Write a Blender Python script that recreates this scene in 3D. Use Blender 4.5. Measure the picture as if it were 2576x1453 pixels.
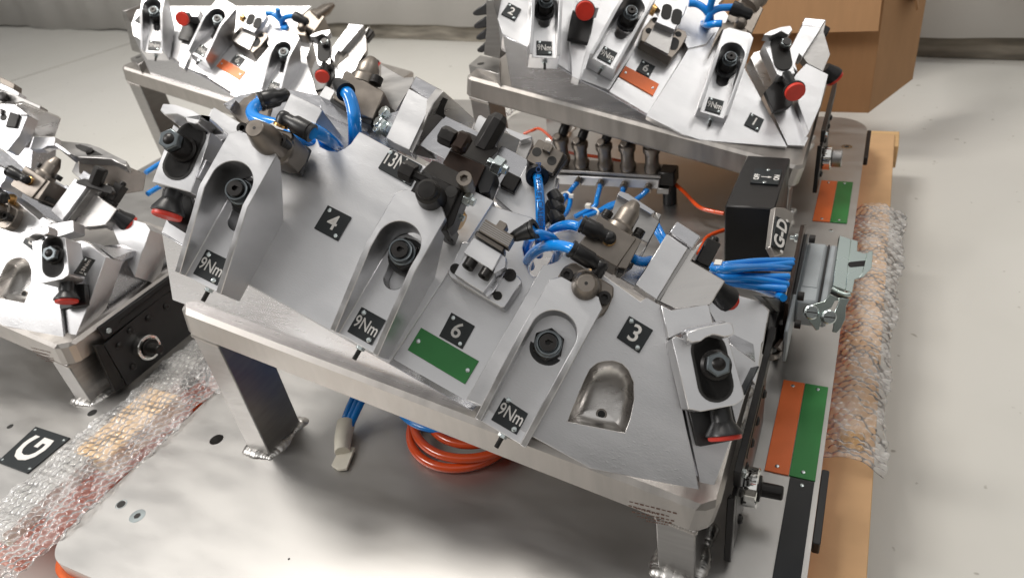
import bpy, bmesh, math, random
import numpy as np
from mathutils import Vector, Matrix
from mathutils.geometry import tessellate_polygon
random.seed(7)
for o in list(bpy.data.objects): bpy.data.objects.remove(o, do_unlink=True)
scene = bpy.context.scene
COL = scene.collection
S = 0.001                                  # all measures below are millimetres

# ---------------------------------------------------------------- camera
F = 1800.0; CX, CY = 1288.0, 726.5         # focal length and centre on a 2576 px wide picture
_dn = np.array([462.0, 2670.0, F]); _dn /= np.linalg.norm(_dn)
_Z = -_dn
_Y = np.array([1029.0, -1407.0, F]); _Y -= _Z * (_Y @ _Z); _Y /= np.linalg.norm(_Y)
_X = np.cross(_Y, _Z)
M = np.array([_X, _Y, _Z])
H = 560.0                                  # camera height above the base plates
C = np.array([0.0, 0.0, H])
cam = bpy.data.cameras.new('camera'); camo = bpy.data.objects.new('camera', cam); COL.objects.link(camo)
R4 = Matrix.Identity(4)
for i in range(3):
    R4[i][0] = M[i][0]; R4[i][1] = -M[i][1]; R4[i][2] = -M[i][2]
R4[0][3], R4[1][3], R4[2][3] = 0.0, 0.0, H * S
camo.matrix_world = R4
cam.sensor_width = 36.0; cam.lens = F / 2576.0 * 36.0
cam.clip_start = 0.02; cam.clip_end = 60.0
cam.dof.use_dof = True; cam.dof.focus_distance = 0.66; cam.dof.aperture_fstop = 9.0
scene.camera = camo

# ---------------------------------------------------------------- world, lamps, exposure
world = bpy.data.worlds.new("World"); scene.world = world; world.use_nodes = True
bg = world.node_tree.nodes['Background']
bg.inputs['Color'].default_value = (1.0, 0.985, 0.965, 1); bg.inputs['Strength'].default_value = 0.64
def area(name, loc, size, power, col=(1, 0.95, 0.88), target=(-400, 600, 150)):
    l = bpy.data.lights.new(name, 'AREA'); l.shape = 'RECTANGLE'; l.size, l.size_y = size[0] * S, size[1] * S
    l.energy = power; l.color = col
    o = bpy.data.objects.new(name, l); COL.objects.link(o); o.location = Vector(loc) * S
    o.rotation_euler = (Vector(target) - Vector(loc)).to_track_quat('-Z', 'Y').to_euler()
    return o
area('ceiling_lamp', (-1200, 760, 2500), (1000, 420), 44, target=(-1200, 780, 0))
area('ceiling_lamp', (-2500, -900, 2100), (1300, 500), 46, (1, 0.97, 0.94), target=(-500, 450, 0))
area('ceiling_lamp', (600, 2100, 2600), (1500, 500), 16, (1, 0.97, 0.93), target=(0, 1700, 0))
scene.view_settings.view_transform = 'Standard'; scene.view_settings.look = 'None'
scene.view_settings.exposure = 0.0; scene.view_settings.gamma = 1.0
scene.render.engine = 'CYCLES'
scene.cycles.max_bounces = 8

# ---------------------------------------------------------------- geometry of sight lines and planes
def ray(x, y): return M @ np.array([(x - CX) / F, (y - CY) / F, 1.0])
def at(x, y, z=0.0):
    d = ray(x, y); return C + d * ((z - H) / d[2])
def pl(x, y, p, n):
    d = ray(x, y); n = np.asarray(n, float); return C + d * (((np.asarray(p) - C) @ n) / (d @ n))
N0 = -ray(1400, 1050); N0 /= np.linalg.norm(N0)          # normal of the inclined machined faces
E1 = np.cross([0, 1.0, 0], N0); E1 /= np.linalg.norm(E1)
E2 = np.cross(N0, E1)
def uz(x0, y0, s): return lambda p: ((x0 + p[0] / s) * .644, (y0 + p[1] / s) * .644)
def on(pts, c, n=None, u=None):
    """points of a plane n.p = c seen at the listed places"""
    n = N0 if n is None else n
    if u: pts = [u(p) for p in pts]
    return [pl(x, y, n * c, n) for x, y in pts]
def nrm(v): v = np.asarray(v, float); return v / np.linalg.norm(v)
tS = math.atan(.2035); SW = np.array([math.sin(tS), 0, math.cos(tS)]); SU = np.array([math.cos(tS), 0, -math.sin(tS)])
def slabz(x): return 97 + .2035 * (-64 - x)

# ---------------------------------------------------------------- mesh helpers
class MB:
    def __init__(s): s.v = []; s.f = []
    def add(s, vs, fs):
        b = len(s.v); s.v += [tuple(v) for v in vs]; s.f += [tuple(b + i for i in f) for f in fs]; return s
    def prism(s, pts, vec):
        """solid from a flat outline swept along vec"""
        pts = [np.asarray(p, float) for p in pts]; vec = np.asarray(vec, float); n = len(pts)
        nn = np.zeros(3)
        for i in range(n): nn += np.cross(pts[i], pts[(i + 1) % n])
        if nn @ vec > 0: pts = pts[::-1]
        vs = pts + [p + vec for p in pts]
        fs = [tuple(range(n)), tuple(range(2 * n - 1, n - 1, -1))]
        fs += [(i, i + n, (i + 1) % n + n, (i + 1) % n) for i in range(n)]
        return s.add(vs, fs)
    def holed(s, outer, holes, vec):
        loops = [[np.asarray(p, float) for p in l] for l in [outer] + holes]; vec = np.asarray(vec, float)
        tris = tessellate_polygon([[Vector(p) for p in l] for l in loops])
        flat = [p for l in loops for p in l]; n = len(flat)
        vs = flat + [p + vec for p in flat]; fs = []
        for t in tris:
            a, b, c = [flat[i] for i in t]
            if np.cross(b - a, c - a) @ vec > 0: t = t[::-1]
            fs += [tuple(t), tuple(i + n for i in t[::-1])]
        k = 0
        for li, l in enumerate(loops):
            m = len(l); nn = np.zeros(3)
            for i in range(m): nn += np.cross(l[i] - l[0], l[(i + 1) % m] - l[0])
            ccw = nn @ vec < 0
            if li: ccw = not ccw
            for i in range(m):
                q = (k + i, k + i + n, k + (i + 1) % m + n, k + (i + 1) % m)
                fs.append(q if ccw else q[::-1])
            k += m
        return s.add(vs, fs)
    def box(s, c, x, y, z, ax=None):
        ax = np.eye(3) if ax is None else np.asarray(ax)
        c = np.asarray(c, float); X, Y, Z_ = ax[0] * x / 2, ax[1] * y / 2, ax[2] * z / 2
        return s.prism([c - X - Y - Z_, c + X - Y - Z_, c + X + Y - Z_, c - X + Y - Z_], 2 * Z_)
    def lathe(s, a, axis, prof, seg=24, hexa=False, rot=0.0, ref=None):
        """prof: list of (distance along axis, radius)"""
        a = np.asarray(a, float); w = nrm(axis)
        r0 = ref if ref is not None else ([0, 0, 1] if abs(w[2]) < .9 else [1, 0, 0])
        u = nrm(np.cross(r0, w)); v = np.cross(w, u)
        if hexa: seg = 6
        rings = []
        for h, r in prof:
            rings.append([a + w * h + (u * math.cos(rot + 2 * math.pi * k / seg) + v * math.sin(rot + 2 * math.pi * k / seg)) * max(r, 1e-3) for k in range(seg)])
        vs = [p for r in rings for p in r]; fs = []
        for i in range(len(rings) - 1):
            for k in range(seg):
                fs.append((i * seg + k, i * seg + (k + 1) % seg, (i + 1) * seg + (k + 1) % seg, (i + 1) * seg + k))
        fs.append(tuple(range(seg - 1, -1, -1))); fs.append(tuple((len(rings) - 1) * seg + k for k in range(seg)))
        return s.add(vs, fs)
    def tube(s, pts, r, seg=12, sub=6):
        P = [np.asarray(p, float) for p in pts]
        if len(P) > 2 and sub > 1:
            Q = []; E = [2 * P[0] - P[1]] + P + [2 * P[-1] - P[-2]]
            for i in range(1, len(E) - 2):
                for k in range(sub):
                    t = k / sub; a, b, c, d = E[i - 1], E[i], E[i + 1], E[i + 2]
                    Q.append(.5 * (2 * b + (c - a) * t + (2 * a - 5 * b + 4 * c - d) * t * t + (3 * b - a - 3 * c + d) * t ** 3))
            Q.append(P[-1]); P = Q
        rings = []; u = None
        for i, p in enumerate(P):
            w = nrm(P[min(i + 1, len(P) - 1)] - P[max(i - 1, 0)])
            if u is None: u = nrm(np.cross(w, [0.3, 0.1, 1.0] if abs(w[2]) < .9 else [1, 0, 0]))
            u = nrm(u - w * (u @ w)); v = np.cross(w, u)
            rr = r(i / (len(P) - 1)) if callable(r) else r
            rings.append([p + (u * math.cos(2 * math.pi * k / seg) + v * math.sin(2 * math.pi * k / seg)) * rr for k in range(seg)])
        vs = [p for q in rings for p in q]; fs = []
        for i in range(len(rings) - 1):
            for k in range(seg):
                fs.append((i * seg + k, i * seg + (k + 1) % seg, (i + 1) * seg + (k + 1) % seg, (i + 1) * seg + k))
        fs.append(tuple(range(seg - 1, -1, -1))); fs.append(tuple((len(rings) - 1) * seg + k for k in range(seg)))
        return s.add(vs, fs)
    def mesh(s, name, org=(0, 0, 0), smooth=30):
        me = bpy.data.meshes.new(name); o = np.asarray(org, float)
        me.from_pydata([tuple((np.asarray(v) - o) * S) for v in s.v], [], s.f); me.validate(); me.update()
        bm = bmesh.new(); bm.from_mesh(me); bmesh.ops.recalc_face_normals(bm, faces=bm.faces); bm.to_mesh(me); bm.free()
        if smooth:
            me.shade_smooth(); me.set_sharp_from_angle(angle=math.radians(smooth))
        return me

def tag(o, label=None, cat=None, group=None, kind=None):
    if label: o['label'] = label
    if cat: o['category'] = cat
    if group: o['group'] = group
    if kind: o['kind'] = kind
    return o
def thing(name, loc, label, cat, group=None):
    o = bpy.data.objects.new(name, None); COL.objects.link(o)
    o.location = Vector([float(a) for a in loc]) * S; o.empty_display_size = .01
    return tag(o, label, cat, group)
def root_of(o):
    while o.parent: o = o.parent
    return o
def put(name, mb, mat, parent=None, bev=0.0, smooth=30, label=None, seg=1):
    """link a mesh as one object; parts are placed relative to their thing's base"""
    org = np.array(root_of(parent).location) / S if parent else np.zeros(3)
    me = mb.mesh(name, org, smooth) if isinstance(mb, MB) else mb
    if mat and not me.materials: me.materials.append(MAT[mat])
    o = bpy.data.objects.new(name, me); COL.objects.link(o); o.parent = parent
    if bev:
        m = o.modifiers.new('bevel', 'BEVEL'); m.width = bev * S; m.segments = seg; m.limit_method = 'ANGLE'
        m.angle_limit = math.radians(28); m.use_clamp_overlap = True; m.harden_normals = False
    if label: o['label'] = label
    return o
def solo(name, mb, mat, label, cat, group=None, bev=0.0, smooth=30, kind=None):
    """a thing that is a single mesh, its origin at its own centre"""
    c = np.mean(np.array([v for v in mb.v]), axis=0)
    me = mb.mesh(name, c, smooth); me.materials.append(MAT[mat])
    o = bpy.data.objects.new(name, me); COL.objects.link(o); o.location = Vector(c.tolist()) * S
    if bev:
        m = o.modifiers.new('bevel', 'BEVEL'); m.width = bev * S; m.segments = 1; m.limit_method = 'ANGLE'; m.angle_limit = math.radians(28)
    return tag(o, label, cat, group, kind)
def copy_thing(o, off, label=None, parent=None):
    c = o.copy(); COL.objects.link(c); c.parent = parent
    if parent is None:
        c.location = o.location + Vector(off) * S
    if label: c['label'] = label
    for ch in list(o.children): copy_thing(ch, off, None, c)
    return c
def boolean(me_a, cutters):
    """me_a minus closed cutter meshes, exact"""
    a = bpy.data.objects.new('a', me_a); COL.objects.link(a); cs = []
    for k, (cm, op) in enumerate(cutters):
        b = bpy.data.objects.new('b', cm); COL.objects.link(b); cs.append(b)
        m = a.modifiers.new('x', 'BOOLEAN'); m.operation = op; m.object = b; m.solver = 'EXACT'
    dg = bpy.context.evaluated_depsgraph_get(); dg.update()
    me = bpy.data.meshes.new_from_object(a.evaluated_get(dg))
    for b in cs + [a]: bpy.data.objects.remove(b, do_unlink=True)
    me.shade_smooth(); me.set_sharp_from_angle(angle=math.radians(30))
    return me
def arc(c, r, a0, a1, n, u, v):
    c = np.asarray(c, float)
    return [c + (u * math.cos(a0 + (a1 - a0) * k / n) + v * math.sin(a0 + (a1 - a0) * k / n)) * r for k in range(n + 1)]
def obround(c1, c2, r, n, seg=12):
    """slot outline in the plane of normal n"""
    c1, c2 = np.asarray(c1, float), np.asarray(c2, float)
    d = nrm(c2 - c1) if np.linalg.norm(c2 - c1) > 1e-6 else nrm(np.cross(n, [1, 0, 0])); s_ = np.cross(n, d)
    return arc(c1, r, math.pi / 2, 3 * math.pi / 2, seg, d, s_) + arc(c2, r, -math.pi / 2, math.pi / 2, seg, d, s_)

_fonts = {}
def text_mesh(txt, size, mat, bold=0.0, shear=0.0):
    key = (txt, size, mat, bold)
    if key in _fonts: return _fonts[key]
    cu = bpy.data.curves.new('t', 'FONT'); cu.body = txt; cu.size = size * S; cu.extrude = .12 * S; cu.offset = bold * S
    cu.align_x = 'CENTER'; cu.align_y = 'CENTER'; cu.resolution_u = 3
    o = bpy.data.objects.new('t', cu); COL.objects.link(o)
    dg = bpy.context.evaluated_depsgraph_get(); dg.update()
    me = bpy.data.meshes.new_from_object(o.evaluated_get(dg)); bpy.data.objects.remove(o, do_unlink=True)
    me.materials.clear(); me.materials.append(MAT[mat]); _fonts[key] = me
    return me
def lettering(name, txt, size, mat, parent, pos, x, n, bold=0.0, sx=1.0, label=None):
    """raised print at pos, running along x, facing n"""
    me = text_mesh(txt, size, mat, bold)
    o = bpy.data.objects.new(name, me); COL.objects.link(o); o.parent = parent
    x = nrm(x); n = nrm(n); y = np.cross(n, x)
    org = np.array(root_of(parent).location) / S
    m = Matrix.Identity(4)
    for i in range(3):
        m[i][0], m[i][1], m[i][2] = x[i] * sx, y[i], n[i]; m[i][3] = (pos[i] - org[i]) * S
    o.matrix_local = m
    if label: o['label'] = label
    return o
# ---------------------------------------------------------------- materials
MAT = {}
def mat(name, col, rough=.5, metal=0.0, noise=0.0, nscale=40, bump=0.0, bscale=200, stretch=(1, 1, 1), rvar=0.0, coat=0.0, scratch=0.0, spec=None, col2=None):
    m = bpy.data.materials.new(name); m.use_nodes = True; nt = m.node_tree; b = nt.nodes['Principled BSDF']
    b.inputs['Roughness'].default_value = rough; b.inputs['Metallic'].default_value = metal
    b.inputs['Base Color'].default_value = (*col, 1)
    if spec is not None: b.inputs['Specular IOR Level'].default_value = spec
    if coat: b.inputs['Coat Weight'].default_value = coat; b.inputs['Coat Roughness'].default_value = .08
    tc = nt.nodes.new('ShaderNodeTexCoord'); mp = nt.nodes.new('ShaderNodeMapping'); nt.links.new(tc.outputs['Object'], mp.inputs['Vector'])
    mp.inputs['Scale'].default_value = stretch
    if noise or rvar:
        n = nt.nodes.new('ShaderNodeTexNoise'); n.inputs['Scale'].default_value = nscale; n.inputs['Detail'].default_value = 6
        nt.links.new(mp.outputs[0], n.inputs['Vector'])
        if noise:
            mx = nt.nodes.new('ShaderNodeMix'); mx.data_type = 'RGBA'
            c2 = col2 or tuple(c * (1 - noise) for c in col)
            mx.inputs['A'].default_value = (*c2, 1); mx.inputs['B'].default_value = (*[min(1, c * (1 + noise * .3)) for c in col], 1)
            rp = nt.nodes.new('ShaderNodeMapRange'); rp.inputs['From Min'].default_value = .35; rp.inputs['From Max'].default_value = .65
            nt.links.new(n.outputs['Fac'], rp.inputs['Value']); nt.links.new(rp.outputs[0], mx.inputs['Factor'])
            nt.links.new(mx.outputs['Result'], b.inputs['Base Color'])
        if rvar:
            mr = nt.nodes.new('ShaderNodeMapRange'); mr.inputs['From Min'].default_value = .3; mr.inputs['From Max'].default_value = .7
            mr.inputs['To Min'].default_value = max(.04, rough - rvar); mr.inputs['To Max'].default_value = rough + rvar
            nt.links.new(n.outputs['Fac'], mr.inputs['Value']); nt.links.new(mr.outputs[0], b.inputs['Roughness'])
    last = None
    if bump:
        n2 = nt.nodes.new('ShaderNodeTexNoise'); n2.inputs['Scale'].default_value = bscale; n2.inputs['Detail'].default_value = 4
        nt.links.new(mp.outputs[0], n2.inputs['Vector'])
        bp = nt.nodes.new('ShaderNodeBump'); bp.inputs['Strength'].default_value = bump; bp.inputs['Distance'].default_value = .0004
        nt.links.new(n2.outputs['Fac'], bp.inputs['Height']); last = bp
    if scratch:                                   # short curved milling nicks, sparse
        mp2 = nt.nodes.new('ShaderNodeMapping'); mp2.inputs['Rotation'].default_value = (.5, .6, .9); mp2.inputs['Scale'].default_value = (1, 6, 6)
        nt.links.new(tc.outputs['Object'], mp2.inputs['Vector'])
        v = nt.nodes.new('ShaderNodeTexNoise'); v.inputs['Scale'].default_value = 95; v.inputs['Detail'].default_value = 2
        nt.links.new(mp2.outputs[0], v.inputs['Vector'])
        r2 = nt.nodes.new('ShaderNodeMapRange'); r2.inputs['From Min'].default_value = .66; r2.inputs['From Max'].default_value = .74
        nt.links.new(v.outputs['Fac'], r2.inputs['Value'])
        b2 = nt.nodes.new('ShaderNodeBump'); b2.inputs['Strength'].default_value = scratch; b2.inputs['Distance'].default_value = .0006
        nt.links.new(r2.outputs[0], b2.inputs['Height'])
        if last: nt.links.new(last.outputs[0], b2.inputs['Normal'])
        last = b2
    if last: nt.links.new(last.outputs[0], b.inputs['Normal'])
    MAT[name] = m
    return m
mat('milled_aluminium', (.69, .69, .70), .40, 1.0, .08, 13, .20, 340, (1, 4, 1), .09, scratch=.12)
mat('polished_aluminium', (.56, .56, .58), .24, 1.0, .05, 25, .10, 300, (1, 9, 9), .06)
mat('pocket_aluminium', (.66, .64, .62), .30, 1.0, .08, 18, .10, 260, (1, 1, 8), .06)
mat('sawn_aluminium', (.47, .445, .42), .42, 1.0, .12, 14, .22, 420, (6, 1, 1), .07)
mat('plate_aluminium', (.54, .53, .515), .44, 1.0, .05, 12, .10, 700, (1, 3, 1), .06, scratch=.08)
mat('dull_aluminium', (.40, .39, .38), .38, 1.0, .1, 30, .12, 300, (1, 1, 8), .06)
mat('nickel_steel', (.25, .222, .195), .38, 1.0, .18, 60, .1, 500, (1, 1, 1), .06)
mat('black_steel', (.020, .018, .017), .36, .4, .3, 80, .15, 600, (1, 1, 1), .08)
mat('brown_steel', (.035, .020, .014), .36, .5, .3, 60, .1, 500)
mat('zinc_steel', (.62, .68, .68), .24, 1.0, .12, 70, .12, 400)
mat('chrome', (.86, .86, .83), .08, 1.0)
mat('brass', (.70, .42, .16), .25, 1.0, .2, 200, .2, 400)
mat('black_plastic', (.009, .009, .010), .36, 0, .2, 200, .12, 900)
mat('black_paint', (.010, .009, .009), .40, 0, .2, 30, .06, 600, rvar=.06)
mat('label_black', (.010, .014, .016), .45, 0, .15, 200)
mat('print_white', (.72, .70, .67), .6)
mat('label_green', (.035, .22, .055), .35, .25, .12, 20, rvar=.08)
mat('label_orange', (.78, .17, .045), .38, .15, .12, 20, rvar=.08)
mat('red_cap', (.62, .035, .018), .4, 0, .08, 100)
mat('hose_blue', (.006, .235, .72), .16, 0, .08, 30, coat=.4)
mat('hose_print', (.01, .05, .16), .5)
mat('hose_red', (.66, .075, .012), .2, 0, .08, 30, coat=.4)
mat('cable_tie', (.75, .73, .68), .35)
mat('grey_plastic', (.33, .36, .38), .42, 0, .06, 60, .08, 900)
mat('zinc_sheet', (.50, .57, .54), .26, 1.0, .05, 10, rvar=.04)
mat('cardboard', (.39, .215, .10), .8, 0, .05, 14, .1, 300, (6, 1, 1))
mat('fibreboard', (.60, .38, .20), .8, 0, .06, 30, .1, 400)
mat('far_wall', (.16, .15, .14), .8, 0, .2, 2)
mat('pine_wood', (.66, .43, .21), .65, 0, .18, 6, .12, 120, (1, 14, 14))
mat('orange_paint', (.72, .115, .012), .45, 0, .08, 20)
mat('hole_dark', (.012, .011, .010), .6)
mat('weld_bead', (.66, .645, .62), .36, 1.0, .3, 90, .25, 220, rvar=.1)
mat('masking_tape', (.70, .66, .56), .6, 0, .08, 60, .2, 200)
mat('chip_wood', (.55, .30, .07), .8, 0, .3, 150, .6, 300)
mat('marker_brown', (.13, .07, .05), .7)
mat('white_sheet', (.72, .70, .675), .55, 0, .05, 2)
mat('curtain', (.60, .585, .565), .5, 0, .05, 3, .06, 30, rvar=.05)
mat('dark_zinc', (.17, .19, .20), .30, 1.0, .2, 90, .15, 500)
mat('skirting', (.34, .31, .26), .8, 0, .45, 6, .2, 60, (1, 1, 6))
mat('bellows', (.035, .035, .037), .45)
# ---------------------------------------------------------------- the setting
FZ = -170.0
def structure(name, mb, m, **k):
    o = put(name, mb, m, **k); o['kind'] = 'structure'; return o
mb = MB().prism([(-9000, -5000, FZ), (6000, -5000, FZ), (6000, 6000, FZ), (-9000, 6000, FZ)], (0, 0, -40))
fl = structure('floor', mb, 'white_sheet', smooth=0)
# floor paint: large soft tonal areas
m = bpy.data.materials.new('painted_floor'); m.use_nodes = True; nt = m.node_tree; b = nt.nodes['Principled BSDF']
tc = nt.nodes.new('ShaderNodeTexCoord'); n = nt.nodes.new('ShaderNodeTexNoise'); n.inputs['Scale'].default_value = .9; n.inputs['Detail'].default_value = 3
nt.links.new(tc.outputs['Object'], n.inputs['Vector'])
r = nt.nodes.new('ShaderNodeValToRGB'); r.color_ramp.elements[0].position = .3; r.color_ramp.elements[1].position = .7
r.color_ramp.elements[0].color = (.63, .62, .575, 1); r.color_ramp.elements[1].color = (.68, .67, .64, 1)
nt.links.new(n.outputs['Fac'], r.inputs['Fac']); nt.links.new(r.outputs[0], b.inputs['Base Color'])
v = nt.nodes.new('ShaderNodeTexNoise'); v.inputs['Scale'].default_value = 60; nt.links.new(tc.outputs['Object'], v.inputs['Vector'])
mr = nt.nodes.new('ShaderNodeMapRange'); mr.inputs['To Min'].default_value = .32; mr.inputs['To Max'].default_value = .5
nt.links.new(v.outputs['Fac'], mr.inputs['Value']); nt.links.new(mr.outputs[0], b.inputs['Roughness'])
MAT['painted_floor'] = m; fl.data.materials[0] = m
# back wall with a hanging plastic sheet that stops short of the floor
wa, wb = at(50, 66, FZ), at(2560, 152, FZ)
wd = nrm(wb - wa); wn = np.array([wd[1], -wd[0], 0])
if wn[1] > 0: wn = -wn
a = wa - wd * 3500; bb = wb + wd * 4500
wall = MB().prism([a - wn * 60, bb - wn * 60, bb - wn * 160, a - wn * 160], (0, 0, 3200))
structure('back_wall', wall, 'curtain', smooth=0)
sk = MB().prism([a + wn * 2, bb + wn * 2, bb - wn * 58, a - wn * 58], (0, 0, 105))
structure('skirting', sk, 'skirting', smooth=0, bev=3)
L = np.linalg.norm(bb - a); N = 320; vs = []; fs = []
for j in range(9):
    z = FZ + (72 if j == 0 else 72 + j * 390)
    for i in range(N + 1):
        t = i / N * L; x = t / 1000.0
        d = 13 * math.sin(x * 5.1) + 9 * math.sin(x * 11.3 + 1.1 + j * .14) + 7 * math.sin(x * 23.7 + j * .4) + 5 * math.sin(j * 1.7 + x * 3)
        # the sheet reaches down to the floor on the left
        low = 0
        if j == 0:
            u = (t - 3500) / 1000.0; low = -66 if u < 2.2 else (-66 * max(0, 1 - (u - 2.2) / .9))
        p = a + wd * t + wn * (34 + d * .8); vs.append((p[0], p[1], z + low + (6 * math.sin(x * 4.2) if j == 0 else 0)))
for j in range(8):
    for i in range(N): q = j * (N + 1) + i; fs.append((q, q + 1, q + N + 2, q + N + 1))
cb = MB(); cb.add(vs, fs)
cur = solo('hanging_sheet', cb, 'curtain', 'pale plastic sheet hanging in soft folds along the back wall', 'curtain', smooth=60)
sd = cur.modifiers.new('thickness', 'SOLIDIFY'); sd.thickness = .0015

for nm, pts in (('side_wall', [(-7000, -3400), (-7000, 6000), (-7150, 6000), (-7150, -3400)]), ('side_wall', [(4200, -3400), (4350, -3400), (4350, 6000), (4200, 6000)]), ('front_wall', [(-7000, -3400), (-7000, -3550), (4350, -3550), (4350, -3400)])):
    structure(nm, MB().prism([(x, y, FZ) for x, y in pts], (0, 0, 3000)), 'far_wall', smooth=0)

a_, b_ = at(-60, 232, FZ + .3), at(345, 104, FZ + .3); d_ = nrm(b_ - a_); p_ = np.array([-d_[1], d_[0], 0]) * 4
structure('floor_seam', MB().prism([a_ + p_, b_ + p_, b_ - p_, a_ - p_], (0, 0, .4)), 'skirting', smooth=0)
nt = MAT['painted_floor'].node_tree; b = nt.nodes['Principled BSDF']; tc = [n for n in nt.nodes if n.type == 'TEX_COORD'][0]
sp = nt.nodes.new('ShaderNodeTexNoise'); sp.inputs['Scale'].default_value = 55; sp.inputs['Detail'].default_value = 1; nt.links.new(tc.outputs['Object'], sp.inputs['Vector'])
rg = nt.nodes.new('ShaderNodeMapRange'); rg.inputs['From Min'].default_value = .76; rg.inputs['From Max'].default_value = .80; nt.links.new(sp.outputs['Fac'], rg.inputs['Value'])
st = nt.nodes.new('ShaderNodeTexNoise'); st.inputs['Scale'].default_value = 5; st.inputs['Detail'].default_value = 8; nt.links.new(tc.outputs['Object'], st.inputs['Vector'])
rs_ = nt.nodes.new('ShaderNodeMapRange'); rs_.inputs['From Min'].default_value = .5; rs_.inputs['From Max'].default_value = .75; rs_.inputs['To Max'].default_value = .08; nt.links.new(st.outputs['Fac'], rs_.inputs['Value'])
mxa = nt.nodes.new('ShaderNodeMath'); mxa.operation = 'MAXIMUM'; nt.links.new(rg.outputs[0], mxa.inputs[0]); nt.links.new(rs_.outputs[0], mxa.inputs[1])
mxc = nt.nodes.new('ShaderNodeMix'); mxc.data_type = 'RGBA'; mxc.inputs['B'].default_value = (.36, .34, .30, 1)
src = b.inputs['Base Color'].links[0].from_socket; nt.links.new(src, mxc.inputs['A']); nt.links.new(mxa.outputs[0], mxc.inputs['Factor']); nt.links.new(mxc.outputs['Result'], b.inputs['Base Color'])
# ---------------------------------------------------------------- base plates (pallets)
def rounded(x0, y0, x1, y1, rs, z=0.0):
    """plan outline with four corner radii (x0y0, x1y0, x1y1, x0y1)"""
    out = []
    for (cx, cy, sx, sy, a), r in zip([(x0, y0, 1, 1, 180), (x1, y0, -1, 1, 270), (x1, y1, -1, -1, 0), (x0, y1, 1, -1, 90)], rs):
        for k in range(9):
            t = math.radians(a + 90 * k / 8)
            out.append(np.array([cx + sx * r + r * math.cos(t), cy + sy * r + r * math.sin(t), z]))
    return out
def circle(c, r, n=None, seg=24):
    n = np.array([0, 0, 1.0]) if n is None else n
    u = nrm(np.cross(n, [0, 1, .1])); v = np.cross(n, u)
    return arc(c, r, 0, 2 * math.pi * (seg - 1) / seg, seg - 1, u, v)
def cap_screw(name, parent, p, axis, r, h, mat='black_steel', sock=.5, seg=20, label=None):
    """round head with a hexagonal socket, its foot at p"""
    p = np.asarray(p, float); w = nrm(axis)
    mb = MB(); ro = circle(p, r, w, seg); u = nrm(np.cross(w, [0, 1, .1])); v = np.cross(w, u)
    hx = [p + (u * math.cos(k * math.pi / 3) + v * math.sin(k * math.pi / 3)) * r * sock for k in range(6)]
    mb.holed([q + w * h * .35 for q in ro], [[q + w * h * .35 for q in hx]], w * h * .65)
    mb.prism(ro, w * h * .36)
    return put(name, mb, mat, parent, bev=min(.6, r * .12), label=label)
def rivet(parent, p, n, r=1.7, mat='zinc_steel', name='rivet', h=1.0):
    mb = MB().lathe(p, n, [(-.2, r), (h * .35, r), (h * .8, r * .8), (h, r * .35)], 14)
    mb2 = MB().lathe(np.asarray(p) + nrm(n) * h, n, [(-.05, r * .38), (.12, r * .34)], 6)
    mb.add(mb2.v, mb2.f)
    return put(name, mb, mat, parent)
def name_plate(name, parent, corners, n, th, mat, rivets=((.14, .86), (.86, .14)), rr=1.8, label=None):
    """thin engraved plate given by four corner points (tl, tr, br, bl)"""
    c = [np.asarray(p) for p in corners]
    o = put(name, MB().prism(c, nrm(n) * th), mat, parent, bev=.25, label=label)
    for a, b in rivets:
        p = (c[0] * (1 - a) + c[1] * a) * b + (c[3] * (1 - a) + c[2] * a) * (1 - b)
        rivet(o, p + nrm(n) * th, n, rr, name='screw')
    return o
Z3 = np.array([0, 0, 1.0])
def pallet(off, txt, front_y):
    ox = off[0]
    P = thing('base_plate', (ox - 350, 700, -10), txt['plate'], 'base plate', 'base plates of the fixtures')
    holes = txt['holes']
    outer = rounded(ox - 706, 178, ox + 3, txt['rear'], (34, 5, 60, 40))
    hs = [circle((x, y, 0), r, Z3, 20) for x, y, r, k in holes if k == 'h']
    put('plate', MB().holed([p - Z3 * .0 for p in outer], hs, (0, 0, -18)), 'plate_aluminium', P, bev=.8, smooth=30)
    for x, y, r, k in holes:
        if k == 'h': put('hole_bottom', MB().prism(circle((x, y, -15), r + .5, Z3, 20), (0, 0, -2)), 'hole_dark', P)
        if k == 't':
            put('thread_insert', MB().lathe((x, y, 0), Z3, [(-2, r), (.35, r), (.35, r * .86), (-1.6, r * .74)], 24), 'zinc_steel', P)
            put('thread_hole', MB().lathe((x, y, .5), Z3, [(-.4, r * .74), (0, r * .72)], 24), 'hole_dark', P)
        if k == 's':
            o = put('countersunk_screw', MB().lathe((x, y, 0), Z3, [(-2, r), (.25, r), (.3, r * .93)], 28), 'zinc_steel', P)
            put('socket', MB().lathe((x, y, .2), Z3, [(0, r * .46), (.25, r * .44)], 6), 'hole_dark', o)
        if k == 'd': put('pin_hole', MB().lathe((x, y, 0), Z3, [(-1, r), (.3, r)], 14), 'hole_dark', P)
    put('support_frame', MB().prism(rounded(ox - 712, 172, ox - 2, txt['rear'] - 8, (34, 5, 50, 36), -18.4), (0, 0, -40)), 'orange_paint', P, bev=.8)
    for ya, yb in ((434, 521), (1222, 1336)):
        put('bumper_strip', MB().prism(rounded(ox + 3.2, ya, ox + 10, yb, (2, 2, 2, 2), -3), (0, 0, -14)), 'black_plastic', P, bev=.6)
    return P
P0 = pallet((0, 0), dict(plate='large bare aluminium base plate under the two complete fixtures', rear=1386,
    holes=[(-640, 364.5, 8.2, 'h'), (-675, 255, 6.2, 't'), (-643, 249.5, 8.6, 's'), (-25, 1255, 9, 's'), (-80, 973, 3.2, 's'), (-26, 968, 3.2, 's'), (-445, 262, 1.1, 'd')]), 178)
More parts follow.
